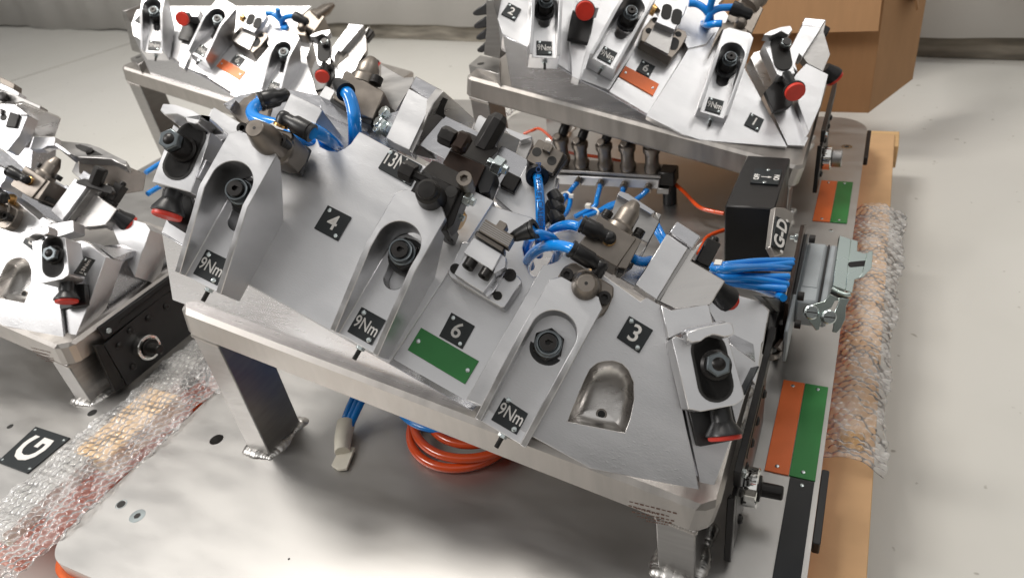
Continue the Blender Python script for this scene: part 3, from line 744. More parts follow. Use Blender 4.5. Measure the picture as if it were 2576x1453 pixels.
T = mk('pin_cylinder', z5, (1800, 760), -172, 'brown steel cylinder with a short cone pin behind the block left of number plate 3', 'air cylinder', GC); FT['cyl2'] = T
slabp('body', T, z5, [(1600, 455), (1655, 465), (2200, 800), (2195, 930), (2120, 1110), (2060, 1200), (1960, 1245), (1850, 1230), (1640, 1100), (1440, 940), (1375, 850), (1370, 775), (1400, 650), (1480, 520)], -176, 34, 'nickel_steel', 1.2)
slabp('gasket', T, z5, [(1380, 800), (1600, 1150), (1955, 1290), (2050, 1240), (2215, 960), (2200, 880)], -211, 5, 'black_plastic')
bp_ = on([(1792, 790)], -176, N0, z5)[0]; tip = on([(1802, 757)], -148, N0, z5)[0]
put('pin_boss', MB().lathe(bp_, N0, [(-1, 13.2), (.8, 13.0), (2.0, 11.6)], 36), 'nickel_steel', T)
pin(T, tip - N0 * 27, nrm(N0 + 0 * E1), 27, 11.0, 6.9, .30)
bolt(T, z5, (1522, 650), -171, 5.3, 5.4, neck=4); bolt(T, z5, (2058, 975), -171, 5.3, 5.4, neck=4)
put('arrow_mark', MB().prism(on([(1985, 1165), (2000, 1100), (2040, 1125)], -175.8, N0, z5), N0 * .15), 'print_white', T)
fb = on([(1965, 600)], -172, N0, z5)[0]
put('hex_fitting', MB().lathe(on([(1925, 620)], -182, N0, z5)[0], nrm(E2 * .75 + N0 * .5 + E1 * .1), [(-3, 5.2), (6, 5.6), (9.5, 5.2)], 6), 'brass', T, bev=.3, smooth=20)
ba = on([(2010, 520)], -165, N0, z5)[0]
mbx = MB(); ax_ = nrm(on([(1700, 330)], -160, N0, z5)[0] - ba)
mbx.lathe(ba, ax_, [(-5, 3), (-3, 5.2), (2, 5.6), (7, 5.6), (9, 7.1), (24, 7.1), (24.6, 6.4), (25.6, 6.4), (25.8, 7.3), (28.2, 7.3), (28.2, 4.6), (24, 4.6)], 24)
mbx.lathe(ba + N0 * 1, -(E2 * .75 + N0 * .5), [(-5, 3.5), (-3, 5.2), (3, 5.4), (8, 5.0)], 20)
put('elbow', mbx, 'black_plastic', T, smooth=40)
hA0 = ba + ax_ * 26

T = mk('pin_cylinder', zm, (1400, 1200), -190, 'upright brown steel cylinder with a bullet-shaped cone pin, right of the blue hose bundle', 'air cylinder', GC); FT['cyl3'] = T
fc = [zm(p) for p in [(925, 905), (990, 788), (1590, 1150), (1600, 1180)]] + [z5(p) for p in [(2240, 522), (1730, 240), (1700, 190)]]
slabp('body', T, I, fc, -191, 38, 'nickel_steel', 1.0)
slabp('side_chamfer', T, I, [zm((1590, 1150)), zm((1690, 1195)), z5((2385, 545)), z5((2245, 522))], -193, 36, 'nickel_steel', .5)
slabp('gasket', T, z5, [(2040, 430), (2240, 535), (2260, 600), (2330, 620), (2380, 550), (2500, 470)], -201, 22, 'black_plastic')
cb_ = on([(1352, 975)], -205, N0, zm)[0]; ct_ = on([(1592, 578)], -205, N0, zm)[0]; wx = nrm(ct_ - cb_); hh = np.linalg.norm(ct_ - cb_)
put('pin', MB().lathe(cb_, wx, [(-6, 13.5), (-1, 13.0), (1.0, 10.6), (3, 9.6), (hh * .55, 9.3), (hh * .62, 8.8), (hh - .8, 4.6), (hh, 3.6)], 40), 'nickel_steel', T, smooth=28)
for p in ((1095, 830), (1615, 1130)):
    q = on([p], -207, N0, zm)[0]; cap_screw('cap_screw', T, q, wx, 4.6, 6.4)
fb = on([(1160, 1180)], -190, N0, zm)[0]
hC0 = fitting(T, fb, N0, on([(900, 1040)], -190, N0, zm)[0] - on([(1150, 1160)], -190, N0, zm)[0], s=1.05)

# guide plate with a bright cap strip behind the bullet cylinder
T = mk('rest_plate', zm, (1700, 900), -252, 'grey upright with a pale sloping rim behind the bullet-shaped pin', 'rest plate'); FT['rest'] = T
slabp('plate', T, zm, [(1290, 480), (1380, 470), (1975, 890), (1790, 1240), (1500, 1100), (1165, 855)], -258, 12, 'dull_aluminium')
slabp('cap_strip', T, zm, [(1330, 395), (1470, 440), (1910, 730), (1845, 780), (1380, 515), (1288, 462)], -250, 16, 'polished_aluminium')
slabp('rear_leg', T, zm, [(1910, 740), (2010, 775), (1990, 880), (1700, 1453), (1640, 1453), (1790, 1240), (1975, 890)], -268, 30, 'dull_aluminium')

# gripper on the middle plate
T = mk('finger_gripper', c5, (1100, 620), -200, 'small gripper with a knurled jaw standing above number plate 6', 'gripper'); FT['grip'] = T
slabp('foot', T, c5, [(802, 600), (850, 520), (905, 375), (960, 370), (1240, 560), (1345, 640), (1362, 672), (1232, 868), (1205, 868), (820, 640)], -207, 22, 'milled_aluminium', .8)
slabp('housing', T, c5, [(850, 615), (935, 460), (1160, 600), (1150, 640), (1072, 757)], -190, 18, 'milled_aluminium', .5)
slabp('cheek', T, c5, [(1072, 757), (1150, 640), (1215, 560), (1250, 580), (1150, 745), (1105, 790)], -197, 12, 'polished_aluminium', .4)
slabp('jaw_block', T, c5, [(920, 452), (1000, 335), (1212, 462), (1140, 590)], -172, 22, 'milled_aluminium', .5)
slabp('jaw_side', T, c5, [(1212, 462), (1245, 490), (1240, 560), (1155, 610), (1140, 592)], -176, 16, 'polished_aluminium', .4)
slabp('knurled_pad', T, z4, [(1330, 1108), (1355, 1110), (1735, 1345), (1722, 1420), (1700, 1420), (1300, 1165)], -170, 18, 'black_steel', .4)
mb = MB()
K = on([(1340, 1125), (1720, 1355)], -169.6, N0, z4)
for k in range(34):
    p = K[0] + (K[1] - K[0]) * (k + .5) / 34
    mb.box(p - E2 * 1.6, .5, 3.2, 1.0, [E1, E2, N0])
o = put('knurling', mb, 'nickel_steel', T, smooth=0); o['kind'] = 'stuff'
slabp('jaw', T, z4, [(1352, 1105), (1460, 938), (1608, 1025), (1630, 1000), (1662, 948), (1760, 1000), (1775, 1030), (1722, 1100), (1875, 1185), (1778, 1350)], -166, 15, 'nickel_steel', .6)
mb = MB()
for k in range(5):
    a, b = on([(1372 + k * 16, 1085 - k * 26), (1795 + k * 14, 1330 - k * 25)], -165.9, N0, z4)
    mb.prism([a, b, b + E2 * .7, a + E2 * .7], N0 * .35)
o = put('grooves', mb, 'dull_aluminium', T, smooth=0)
for p in ((985, 520), (1105, 592)):
    q = on([p], -178, N0, c5)[0]; cap_screw('cap_screw', T, q + E2 * 4, -E2 * .9 + N0 * .25, 5.2, 11)
bolt(T, c5, (1273, 622), -206, 5.5, 1.2, mat_='black_steel'); bolt(T, c5, (862, 575), -206, 4.6, 1.2)
q = on([(1180, 778)], -206.8, N0, c5)[0]
put('dowel_hole', MB().lathe(q, N0, [(-1, 3.9), (.2, 3.9)], 20), 'hole_dark', T)
put('dowel_rim', MB().lathe(q, N0, [(-1, 4.4), (.1, 4.4)], 20), 'print_white', T)
q = on([(1895, 1180)], -176, N0, z4)[0]; w_ = nrm(on([(2030, 1130)], -172, N0, z4)[0] - q)
put('elbow', MB().lathe(q - w_ * 4, w_, [(0, 3.6), (4, 5.0), (8, 5.6), (17, 7.4), (19, 7.6), (19.2, 6.9), (20.2, 6.9), (20.4, 8.2), (22.6, 8.2), (22.6, 4.8), (18, 4.8)], 24), 'black_plastic', T, smooth=40)
hB0 = q + w_ * 17

# black toggle blocks
T = mk('toggle_clamp', z4, (750, 600), -170, 'black oiled steel clamp block with a domed pin beside the 13Nm plate', 'toggle clamp', 'black toggle clamps'); FT['blk1'] = T
bodyp = [(545, 240), (1090, 520), (905, 930), (905, 1100), (800, 1110), (760, 860), (700, 800), (560, 740), (345, 600)]
slabp('body', T, z4, bodyp, -168, 30, 'black_steel', .8)
a0 = on([(545, 240)], -168, N0, z4)[0]; nt_ = nrm(np.cross(E1, [0, 1.0, 0]))
if nt_[2] < 0: nt_ = -nt_
topc = nt_ @ a0
tp_ = [pl(*z4(p), a0, nt_) for p in [(545, 240), (690, 95), (760, 108), (1125, 285), (1070, 350), (1090, 420), (1175, 480), (1160, 505), (1092, 520)]]
put('top_plate', MB().prism(tp_, -nt_ * 22), 'black_steel', T, bev=.6)
slabp('side_cheek', T, z4, [(1090, 520), (1165, 500), (1145, 600), (1000, 1010), (905, 1100), (890, 960)], -172, 24, 'black_steel', .6)
slabp('foot', T, z4, [(795, 1100), (900, 1105), (1025, 1045), (965, 1215), (905, 1220), (795, 1165)], -200, 26, 'black_steel', .8)
bq = on([(690, 660)], -168, N0, z4)[0]; tq_ = on([(612, 510)], -136, N0, z4)[0]; wq = nrm(tq_ - bq); hq = np.linalg.norm(tq_ - bq)
put('pin', MB().lathe(bq, wq, [(-4, 13), (0, 12.6), (3, 11.5), (hq - 7, 10.2), (hq - 5, 8.2), (hq - 1, 7.6), (hq, 6.6), (hq + .5, 2)], 36), 'black_steel', T, smooth=30)
for p in ((606, 366), (965, 545)): put('hole', MB().lathe(on([p], -167.9, N0, z4)[0], N0, [(-1, 5.0), (.2, 5.0)], 20), 'hole_dark', T)
bolt(T, z4, (1165, 395), -160, 6.4, 7, mat_='nickel_steel', neck=20)
hx = on([(470, 322)], -170, N0, z4)[0]
put('set_screw', MB().lathe(hx - E1 * 2, -E1, [(-14, 4.4), (0, 4.4), (0.1, 8.4), (8.6, 8.8), (12.6, 8.2)], 6, rot=.2), 'black_steel', T, bev=.5, smooth=20)
put('set_screw_face', MB().box(hx - E1 * 7.5 + E2 * 5.2 + N0 * 3, 8.5, 1.2, 8.5, [E1, nrm(E2 + N0 * .55), nrm(N0 - E2 * .55)]), 'zinc_steel', T, bev=.4)
for p, r, m_, c in (((1215, 660), 6.4, 'zinc_steel', -176), ((1060, 895), 5.2, 'zinc_steel', -190)):
    q = on([p], c, N0, z4)[0]
    put('lock_nut', MB().lathe(q - E1 * 4, E1, [(-4, 3.0), (0, 3.0), (.1, r), (6, r), (6.2, r * .62), (10, r * .6)], 6, rot=.3), m_, T, bev=.4, smooth=20)
q = on([(1110, 975)], -205, N0, z4)[0]
put('knurled_nut', MB().lathe(q - E1 * 7, E1, [(-4, 6), (0, 6), (.1, 9.0), (6, 9.2), (7, 8.0), (8.6, 7.6)], 18), 'brass', T, bev=.3, smooth=10)

T = mk('toggle_clamp', zk, (380, 800), -225, 'black and rust-brown steel clamp block with a leaning dark post, behind the domed pin', 'toggle clamp', 'black toggle clamps'); FT['blk2'] = T
slabp('body', T, zk, [(150, 755), (520, 915), (430, 1120), (380, 1200), (240, 1060), (75, 890)], -222, 40, 'brown_steel', .7)
a0 = on([(150, 755)], -222, N0, zk)[0]
tp_ = [pl(*zk(p), a0, nt_) for p in [(150, 755), (265, 590), (318, 562), (360, 575), (610, 700), (655, 745), (648, 765), (560, 850), (520, 915)]]
put('top_plate', MB().prism(tp_, -nt_ * 20), 'black_steel', T, bev=.6)
slabp('spring_pack', T, zk, [(520, 915), (640, 985), (560, 1195), (460, 1200), (430, 1110)], -226, 30, 'black_plastic', .6)
b0 = on([(520, 680)], -246, N0, zk)[0]; b1 = on([(640, 470)], -246, N0, zk)[0]; wb_ = nrm(b1 - b0); hb = np.linalg.norm(b1 - b0)
put('post', MB().lathe(b0, wb_, [(-10, 10.6), (hb, 10.6), (hb + 7, 7.0)], 8, rot=.25), 'black_steel', T, bev=.5, smooth=15)
hx = on([(140, 625)], -212, N0, zk)[0]
put('set_screw', MB().lathe(hx + E1 * 6, -E1, [(-14, 4.4), (0, 4.4), (0.1, 8.6), (10, 9.2), (14, 8.4)], 6, rot=.2), 'black_steel', T, bev=.5, smooth=20)
put('set_screw_face', MB().box(hx - E1 * 1 + E2 * 5.4 + N0 * 3, 10, 1.2, 9, [E1, nrm(E2 + N0 * .55), nrm(N0 - E2 * .55)]), 'zinc_steel', T, bev=.4)
q = on([(270, 680)], -212, N0, zk)[0]
put('stop_lug', MB().box(q, 15, 20, 12, [E1, E2, N0]), 'brown_steel', T, bev=3.5)
q = on([(655, 925)], -214, N0, zk)[0]
put('lock_nut', MB().lathe(q - E1 * 5, E1, [(-6, 4), (0, 4), (.1, 9.4), (9, 9.4), (9.2, 5.0), (14, 4.6)], 6, rot=.3), 'zinc_steel', T, bev=.5, smooth=20)

NT = nrm(N0 * .55 + E1 * .8 - E2 * .15)
def tilted(name, T, u, pts, ref, c, th, mat_, bev=.6, n=NT):
    q = on([ref], c, N0, u)[0]
    return put(name, MB().prism([pl(*u(p), q, n) for p in pts], -n * th), mat_, T, bev=bev)
# tall rest blocks with bright curved tops, extruded along the ridge direction
def rest_block(T, u, cap, ref, cref, front, top, mat_c='dull_aluminium', strip=None):
    """cap outline lies in the plane across E1 through the point seen at ref"""
    q = on([ref], cref, N0, u)[0]; k = E1 @ q
    cp = [pl(*u(p), E1 * k, E1) for p in cap]
    return cp, k
def e1_prism(name, T, u, pts, k, L, mat_, bev=.6, label=None):
    return put(name, MB().prism([pl(*u(p), E1 * k, E1) for p in pts], -E1 * L), mat_, T, bev=bev, label=label)
T = mk('rest_block', z6, (700, 1100), -236, 'tall silver rest block with a bright shiny top, behind number plate 3', 'rest block', 'tall rest blocks'); FT['rest1'] = T
slabp('side_plate', T, z6, [(1070, 440), (1130, 455), (1290, 310), (1105, 618), (1595, 905), (1405, 1210), (1375, 1255), (870, 1312), (640, 1205)], -222, 14, 'pocket_aluminium', .8)
slabp('front_block', T, z6, [(755, 232), (1062, 432), (605, 1180), (300, 958)], -206, 20, 'milled_aluminium', .7)
slabp('flank', T, z6, [(1062, 432), (1118, 452), (645, 1200), (605, 1180)], -211, 14, 'dull_aluminium', .3)
slabp('bright_top', T, z6, [(780, 212), (900, 45), (1252, 262), (1115, 455)], -208, 16, 'polished_aluminium', 1.2)
q = on([(1330, 520)], -236, N0, z6)[0]
put('side_lug', MB().box(q, 13, 24, 14, [E1, E2, N0]).lathe(q + E2 * 11, E2, [(0, 4.4), (5, 4.4), (6.5, 3.2)], 16).box(q - E2 * 15 - E1 * 3, 22, 7, 10, [E1, E2, N0]), 'black_steel', T, bev=1)
q0 = on([(1490, 1070)], -236, N0, z6)[0]; wk = nrm(E1 * .75 - E2 * .12 - N0 * .55)
put('knob', MB().lathe(q0 - wk * 8, wk, [(0, 9), (8, 10), (17, 13.2), (20, 13.4), (21, 12.4)], 32), 'black_plastic', T, smooth=35)
put('knob_cap', MB().lathe(q0 + wk * 12, wk, [(0, 12.2), (4.2, 12.2), (5, 11.2)], 32), 'red_cap', T, bev=.4)

T = mk('rest_block', z2, (1000, 800), -250, 'tall silver rest block with a bright shiny top, behind the 13Nm plate', 'rest block', 'tall rest blocks'); FT['rest2'] = T
tilted('side_plate', T, z2, [(1440, 560), (1580, 385), (1620, 410), (2050, 800), (1980, 980), (1850, 1200), (1600, 1420), (1140, 1290)], (1140, 1290), -262, 12, 'pocket_aluminium', .8)
slabp('front_block', T, z2, [(1090, 350), (1430, 540), (1100, 1240), (760, 1065)], -252, 22, 'milled_aluminium', .7)
slabp('flank', T, z2, [(1430, 540), (1478, 570), (1142, 1290), (1100, 1240)], -255, 18, 'dull_aluminium', .3)
slabp('bright_top', T, z2, [(1100, 345), (1185, 165), (1575, 375), (1490, 570), (1430, 540)], -254, 18, 'polished_aluminium', 1.2)
q = on([(1140, 1290)], -262, N0, z2)[0]; put('slot', MB().prism([pl(*z2(p), q + NT * .8, NT) for p in [(1590, 482), (1655, 510), (1600, 640), (1600, 720), (1680, 800), (1670, 815), (1480, 715)]], -NT * .7), 'hole_dark', T)
tilted_ = None; slabp('rear_cheek', T, z2, [(690, 5), (830, 85), (1025, 195), (1160, 185), (1170, 250), (990, 540), (760, 900), (600, 780), (690, 400)], -300, 14, 'dull_aluminium')
T = mk('toggle_clamp', z2, (780, 850), -268, 'small clamp with zinc hex bolts half hidden behind the hose and the tall rest block', 'toggle clamp', 'black toggle clamps'); FT['tg3'] = T
slabp('body', T, z2, [(800, 600), (915, 690), (880, 850), (760, 890), (700, 800)], -275, 30, 'black_steel')
for p in ((770, 720), (700, 860), (690, 950), (800, 930)):
    q = on([p], -262, N0, z2)[0]; put('hex_bolt', MB().lathe(q, N0 * .7 - E1 * .6, [(-8, 3.5), (0, 3.5), (.1, 6.4), (5, 6.4), (6, 5.6)], 6, rot=p[0] * .1), 'zinc_steel', T, bev=.4, smooth=20)

# upper-left cylinder
T = mk('pin_cylinder', zn, (700, 400), -262, 'brown steel cylinder with upright cone, left of the tall rest block behind 13Nm plate', 'air cylinder', GC); FT['cyl4'] = T
slabp('body', T, zn, [(345, 240), (395, 112), (430, 100), (600, 190), (1035, 445), (1040, 480), (860, 900), (640, 830), (200, 560), (230, 440)], -262, 40, 'nickel_steel', 1.4)
slabp('gasket', T, zn, [(190, 545), (640, 815), (855, 905), (820, 990), (640, 930), (155, 600)], -264, 30, 'black_plastic')
b0 = on([(735, 230)], -276, N0, zn)[0]; b1 = on([(850, -95)], -276, N0, zn)[0]; wb_ = nrm(b1 - b0); hb = np.linalg.norm(b1 - b0)
put('pin', MB().lathe(b0, wb_, [(-8, 15), (0, 14), (3, 11.8), (hb * .5, 11.4), (hb - 1, 5.6), (hb, 4.6)], 36), 'nickel_steel', T, smooth=28)
q = on([(890, 330)], -268, N0, zn)[0]; cap_screw('cap_screw', T, q, wb_, 6.4, 8)
q = on([(300, 330)], -248, N0, zn)[0]; w_ = nrm(on([(420, 460)], -240, N0, zn)[0] - q)
put('elbow', MB().lathe(q - w_ * 5, w_, [(0, 3), (3, 6.2), (10, 7.2), (17, 9.2), (23, 9.6), (23, 6), (19, 6)], 26), 'black_plastic', T, smooth=40)
hD0 = q + w_ * 14
slabp('mount', T, zn, [(0, 480), (90, 350), (250, 430), (180, 560), (160, 600), (0, 530)], -270, 30, 'milled_aluminium')
slabp('mount', T, zn, [(0, 550), (160, 640), (470, 830), (640, 940), (810, 1000), (760, 1100), (640, 1090), (500, 1020), (60, 790), (0, 700)], -280, 30, 'polished_aluminium')
# short cylinder hidden behind the loop of hose
T = mk('pin_cylinder', z1, (1300, 350), -262, 'dark brown cylinder lying under the fat blue hose loop', 'air cylinder', GC); FT['cyl5'] = T
slabp('body', T, z1, [(1085, 490), (1290, 290), (1460, 205), (1590, 290), (1700, 420), (1640, 600), (1480, 640), (1300, 700), (1190, 620)], -282, 40, 'nickel_steel', 2)
slabp('bracket', T, z1, [(1030, 440), (1120, 330), (1180, 330), (1090, 480)], -272, 30, 'polished_aluminium')
q = on([(1900, 260)], -262, N0, z1)[0]; w_ = nrm(on([(1640, 330)], -256, N0, z1)[0] - q)
put('elbow', MB().lathe(q - w_ * 4, w_, [(0, 3), (3, 6.5), (10, 6.5), (13, 9.0), (26, 9.2), (27, 8.6), (28, 9.4), (31, 9.4), (31, 6), (27, 6)], 26), 'black_plastic', T, smooth=40)
hE0 = q + w_ * 28

# sensor unit above the hose opening
T = mk('sensor_head', z3, (480, 560), -232, 'brown steel sensor plate with two holes and a hose elbow, above the hose opening', 'sensor head'); FT['sens'] = T
slabp('plate', T, z3, [(375, 345), (415, 350), (745, 545), (720, 600), (590, 838), (565, 838), (215, 655), (210, 610)], -238, 7, 'nickel_steel', .7)
slabp('under_plate', T, z3, [(745, 545), (795, 580), (795, 610), (620, 860), (560, 850), (400, 700)], -243, 10, 'black_steel', .7)
for p in ((356, 528), (572, 655)): put('hole', MB().lathe(on([p], -237.9, N0, z3)[0], N0, [(-1, 4.4), (.2, 4.4)], 20), 'hole_dark', T)
q = on([(515, 480)], -236, N0, z3)[0]; put('button', MB().box(q, 8, 8, 6, [E1, E2, N0]).lathe(q + N0 * 2, N0, [(0, 2), (1.2, 2)], 14), 'nickel_steel', T, bev=.6)
q = on([(345, 800)], -250, N0, z3)[0]; w_ = nrm(on([(378, 960)], -235, N0, z3)[0] - q)
put('elbow', MB().lathe(q, w_, [(-12, 8), (0, 9.5), (5, 9.5), (6, 8.8), (7, 10.6), (13, 10.8), (13, 6), (9, 6)], 26), 'black_plastic', T, smooth=40)
hF0 = q + w_ * 10
# light mounting plate under it
T = mk('mounting_plate', z4, (1950, 800), -268, 'bright mounting plate with a step, standing behind the gripper beside the vertical blue hose', 'mounting plate'); FT['mplate'] = T
slabp('plate', T, z4, [(1590, 630), (1700, 400), (1857, 492), (2070, 130), (2250, 250), (2470, 330), (2330, 1045), (2090, 1048)], -258, 20, 'milled_aluminium', .6)
slabp('edge', T, z4, [(2330, 1045), (2470, 330), (2520, 360), (2400, 960), (2350, 1060)], -264, 20, 'polished_aluminium')
q = on([(1825, 430)], -255, N0, z4)[0]; put('stop_block', MB().box(q, 16, 16, 12, [E1, E2, N0]), 'black_steel', T, bev=1.5)
T = mk('upright_plate', zk, (850, 800), -300, 'dark upright plate with a light top edge, between the leaning post and the sensor plate', 'upright plate'); FT['uplate'] = T
tilted('plate', T, zk, [(700, 560), (880, 650), (780, 960), (730, 1070), (620, 1000), (640, 700)], (780, 960), -285, 12, 'dull_aluminium')
slabp('blue_side', T, zk, [(880, 650), (900, 610), (1010, 620), (1000, 700), (830, 1080), (740, 1060), (780, 960)], -296, 24, 'pocket_aluminium')
slabp('top_strip', T, zk, [(700, 530), (720, 520), (900, 590), (1000, 610), (990, 630), (880, 660), (790, 610)], -284, 12, 'milled_aluminium')
slabp('post', T, zk, [(370, 580), (445, 400), (470, 395), (540, 440), (450, 640)], -300, 18, 'milled_aluminium')

# small valve group below the sensor
T = mk('valve_block', zm, (200, 700), -250, 'small valve block with three black elbows right of the printed vertical hose', 'valve'); FT['valve'] = T
slabp('body', T, zm, [(100, 640), (160, 535), (285, 600), (240, 700), (180, 850), (100, 960)], -250, 24, 'black_paint')
slabp('plate', T, zm, [(105, 660), (300, 720), (190, 960), (150, 990), (100, 960)], -255, 18, 'polished_aluminium')
for p in ((310, 545), (320, 690), (320, 860)):
    q = on([p], -246, N0, zm)[0]; put('elbow', MB().lathe(q - N0 * 4, N0, [(-4, 4), (0, 7), (4, 7.4), (8, 5.5), (10, 2)], 18).lathe(q, E1 * .6 - E2 * .4, [(-9, 6), (0, 7)], 18), 'black_plastic', T, smooth=45)

# hoses of the front fixture
def hp(u, pc): return [on([p], c, N0, u)[0] for p, c in pc]
FT['hA'] = hose([hA0 - ax_ * 3] + hp(z5, [((1600, 262), -158), ((1400, 215), -168), ((1200, 235), -185), ((1050, 320), -205), ((960, 440), -235), ((940, 560), -270)]), 4.6, 'blue hose from the short cone cylinder curving down into the hose opening', grp=GH)
FT['hB'] = hose([hB0 - w_ * 0 - N0 * 0] + hp(z5, [((960, 45), -172), ((1150, 60), -176), ((1320, 130), -190), ((1400, 280), -215), ((1370, 440), -245)]), 4.4, 'blue hose looping from the gripper elbow over the hose opening', grp=GH)
dC = hC0
FT['hC'] = hose([dC] + hp(zm, [((700, 985), -205), ((520, 950), -212), ((340, 985), -225), ((220, 1060), -245), ((120, 1240), -275)]), 4.6, 'blue hose from the upright bullet cylinder arching left into the opening', grp=GH)
FT['hF'] = hose([hF0 - N0 * 0] + hp(z4, [((2215, 400), -238), ((2240, 640), -232), ((2245, 900), -232), ((2250, 1080), -236), ((2235, 1250), -250), ((2225, 1453), -275)]), 4.4, 'straight printed blue hose dropping from the sensor plate into the opening', grp=GH)
FT['hD'] = hose([hD0] + hp(zn, [((470, 520), -238), ((530, 700), -238), ((560, 900), -240), ((565, 1100), -250), ((560, 1280), -275), ((540, 1400), -300)]), 6.4, 'blue hose dropping from the upper cylinder into the round notch', grp=GH)
FT['hE'] = hose([hE0] + hp(z1, [((1600, 335), -255), ((1460, 430), -250), ((1415, 520), -246), ((1470, 600), -242), ((1600, 650), -238), ((1790, 700), -236), ((1960, 770), -240)]), 6.2, 'fat blue hose looping round at the upper left of the front fixture', grp=GH)
FT['hG'] = hose([e1_end] + hp(z1, [((2250, 750), -190), ((2420, 830), -205), ((2560, 930), -235), ((2640, 1000), -270)]), 6.2, 'blue hose from the left cone cylinder running right into the round notch', grp=GH)
FT['hH'] = hose(hp(z1, [((1900, 800), -225), ((2100, 870), -225), ((2330, 960), -235), ((2520, 1050), -255), ((2650, 1100), -285)]), 6.0, 'second blue hose below it entering the round notch', grp=GH)
FT['hI'] = hose(hp(z5, [((1330, 150), -200), ((1400, 260), -225), ((1370, 400), -250), ((1300, 520), -275)]), 4.4, 'dark blue hose going down the right side of the opening', grp=GH)
FT['hJ'] = hose(hp(z5, [((1010, 90), -215), ((960, 200), -232), ((950, 340), -250), ((1000, 520), -275)]), 4.4, 'blue hose going down the left side of the opening', grp=GH)
# prints on the vertical hose
def hose_text(txt, u, p, q, c, size, lab='print'):
    a, b = hp(u, [(p, c), (q, c)]); o = lettering('hose_print', txt, size, 'hose_print', FT['hF'], (a + b) / 2, b - a, nrm(C - (a + b) / 2), .12, 1.0)
    return o
hose_text('POLYURETHANE', z4, (2208, 370), (2232, 740), -226.6, 7.2)
hose_text('CALIBRE', z4, (2240, 780), (2248, 1010), -226.8, 7.2)
hose_text('P25', z4, (2212, 1210), (2212, 1310), -240, 7.0)
# ---------------------------------------------------------------- rear fixture
tR = math.atan(.254)
TR, zzR = table(-574, -68, 960, 1300, 97, tR, 'rear fixture with number plates 2 and 1 and an orange plate', extra_corner=10)
zzr = lambda x: 97 + .254 * (-68 - x)
NR = nrm([.433, -.5, .75]); rdR = nrm(np.cross([0, 1.0, 0], NR)); E1R = rdR if rdR[0] > 0 else -rdR; E2R = np.cross(NR, E1R)
zq = uz(1800, 0, 3.679); zr = uz(2350, 0, 3.679); zs = uz(2700, 200, 3.679); zt = uz(2100, 0, 4.293)
CR = -485.3
RT = {}
def rs(name, T, u, pts, c, th, mat_='milled_aluminium', bev=.5, label=None, n=None, smooth=30):
    n = NR if n is None else n
    return put(name, MB().prism(on(pts, c, n, u), -n * th), mat_, T, bev=bev, label=label, smooth=smooth)
rid = YP([(1257, 60), (1264, 87.5), (1338, 125), (1457, 201), (1527, 233), (1625, 290), (1717, 330)], 968)
xs = rid[0][0]
core = [rid[1], rid[2], rid[3], rid[4], rid[5], rid[6], np.array([rid[6][0] + 20, 968, zzr(rid[6][0] + 20) - 3]), np.array([-500, 968, zzr(-500) - 3])]
core = [c + np.array([0, .4, -.5]) for c in core]
put('core_block', MB().prism(core, (0, 240, 0)), 'polished_aluminium', TR, bev=.6)
# raised corner foot left of the wall
ft = on([(1180, 158), (1240, 137), (1262, 150), (1259, 185), (1183, 162)], 0, None, None) if False else None
fp = [pl(*zq(p), (0, 0, 228), (0, 0, 1)) for p in [(110, 935), (275, 795), (570, 850), (550, 1065)]]
put('corner_lug', MB().prism(fp, (0, 0, -26)), 'dull_aluminium', TR, bev=.8)
put('lug_hole', MB().lathe(pl(*zq((287, 918)), (0, 0, 228), (0, 0, 1)), Z3, [(-1, 6), (.3, 6)], 20), 'hole_dark', TR)
put('left_post', MB().prism([pl(*zq(p), (0, 985, 0), (0, 1, 0)) for p in [(365, 0), (470, 0), (480, 90), (600, 500), (560, 850), (330, 790), (365, 440)]], (0, 40, 0)), 'dull_aluminium', TR, bev=.6)
# faces
rs('face_plate', TR, zq, [(525, -20), (470, 80), (600, 492), (1025, 715), (1060, 560), (1085, -20)], CR - 2, 40, label='left face with number plate 2')
rs('face_plate', TR, zq, [(1500, -20), (1640, -20), (1500, 700), (1380, 870), (1480, 1010), (1600, 1100), (1565, 590), (1680, 600), (1700, 1150), (1725, 1090), (2110, 1300), (2130, 1330), (2576, 600), (2576, -20)], CR - 14, 40, 'milled_aluminium') if False else None
rs('face_plate', TR, I, [(1338, 125), (1457, 201), (1527, 234), (1640, 60), (1690, -15), (1345, -15)], CR - 6, 40, label='middle face between the first two blocks')
rs('rib', TR, zq, [(1565, 585), (1685, 605), (1810, 690), (1705, 1152), (1600, 1100)], CR + 3, 20, 'milled_aluminium')
rs('face_plate', TR, I, [(1530, 236), (1626, 291), (1790, 30), (1830, -15), (1680, -15)], CR - 4, 40, label='recessed face with number plate 6')
# right part: wide face to the corner
c1_ = on([(1625, 290)], CR + 4, NR)[0]; d1_ = np.array([-165, 975, zzr(-165)]); g1_ = on([(1860, 120)], CR + 16, NR)[0]
NR3 = nrm(np.cross(d1_ - c1_, g1_ - c1_)); NR3 = NR3 if NR3[2] > 0 else -NR3; CR3 = float(NR3 @ c1_)
def r3(name, T, u, pts, d, th, mat_='milled_aluminium', bev=.5, label=None): return rs(name, T, u, pts, CR3 + d, th, mat_, bev, label, NR3)
r3('face_plate', TR, I, [(1626, 291), (1717, 338), (1760, 352), (1846, 360), (1981, 370), (1870, 165), (1880, 110), (1850, 60), (1800, 0), (1790, 30)], 0, 40, label='right face with number plate 1')
r3('wedge', TR, zs, [(1165, 860), (1300, 840), (1450, 740), (1560, 1010), (1670, 1235), (1690, 1240), (1632, 1362), (1385, 1352)], -5, 24)
r3('corner_block', TR, zs, [(1655, 175), (1970, 335), (1860, 780), (1690, 1175), (1430, 410)], 8, 26, label='pale corner block above the wedge')
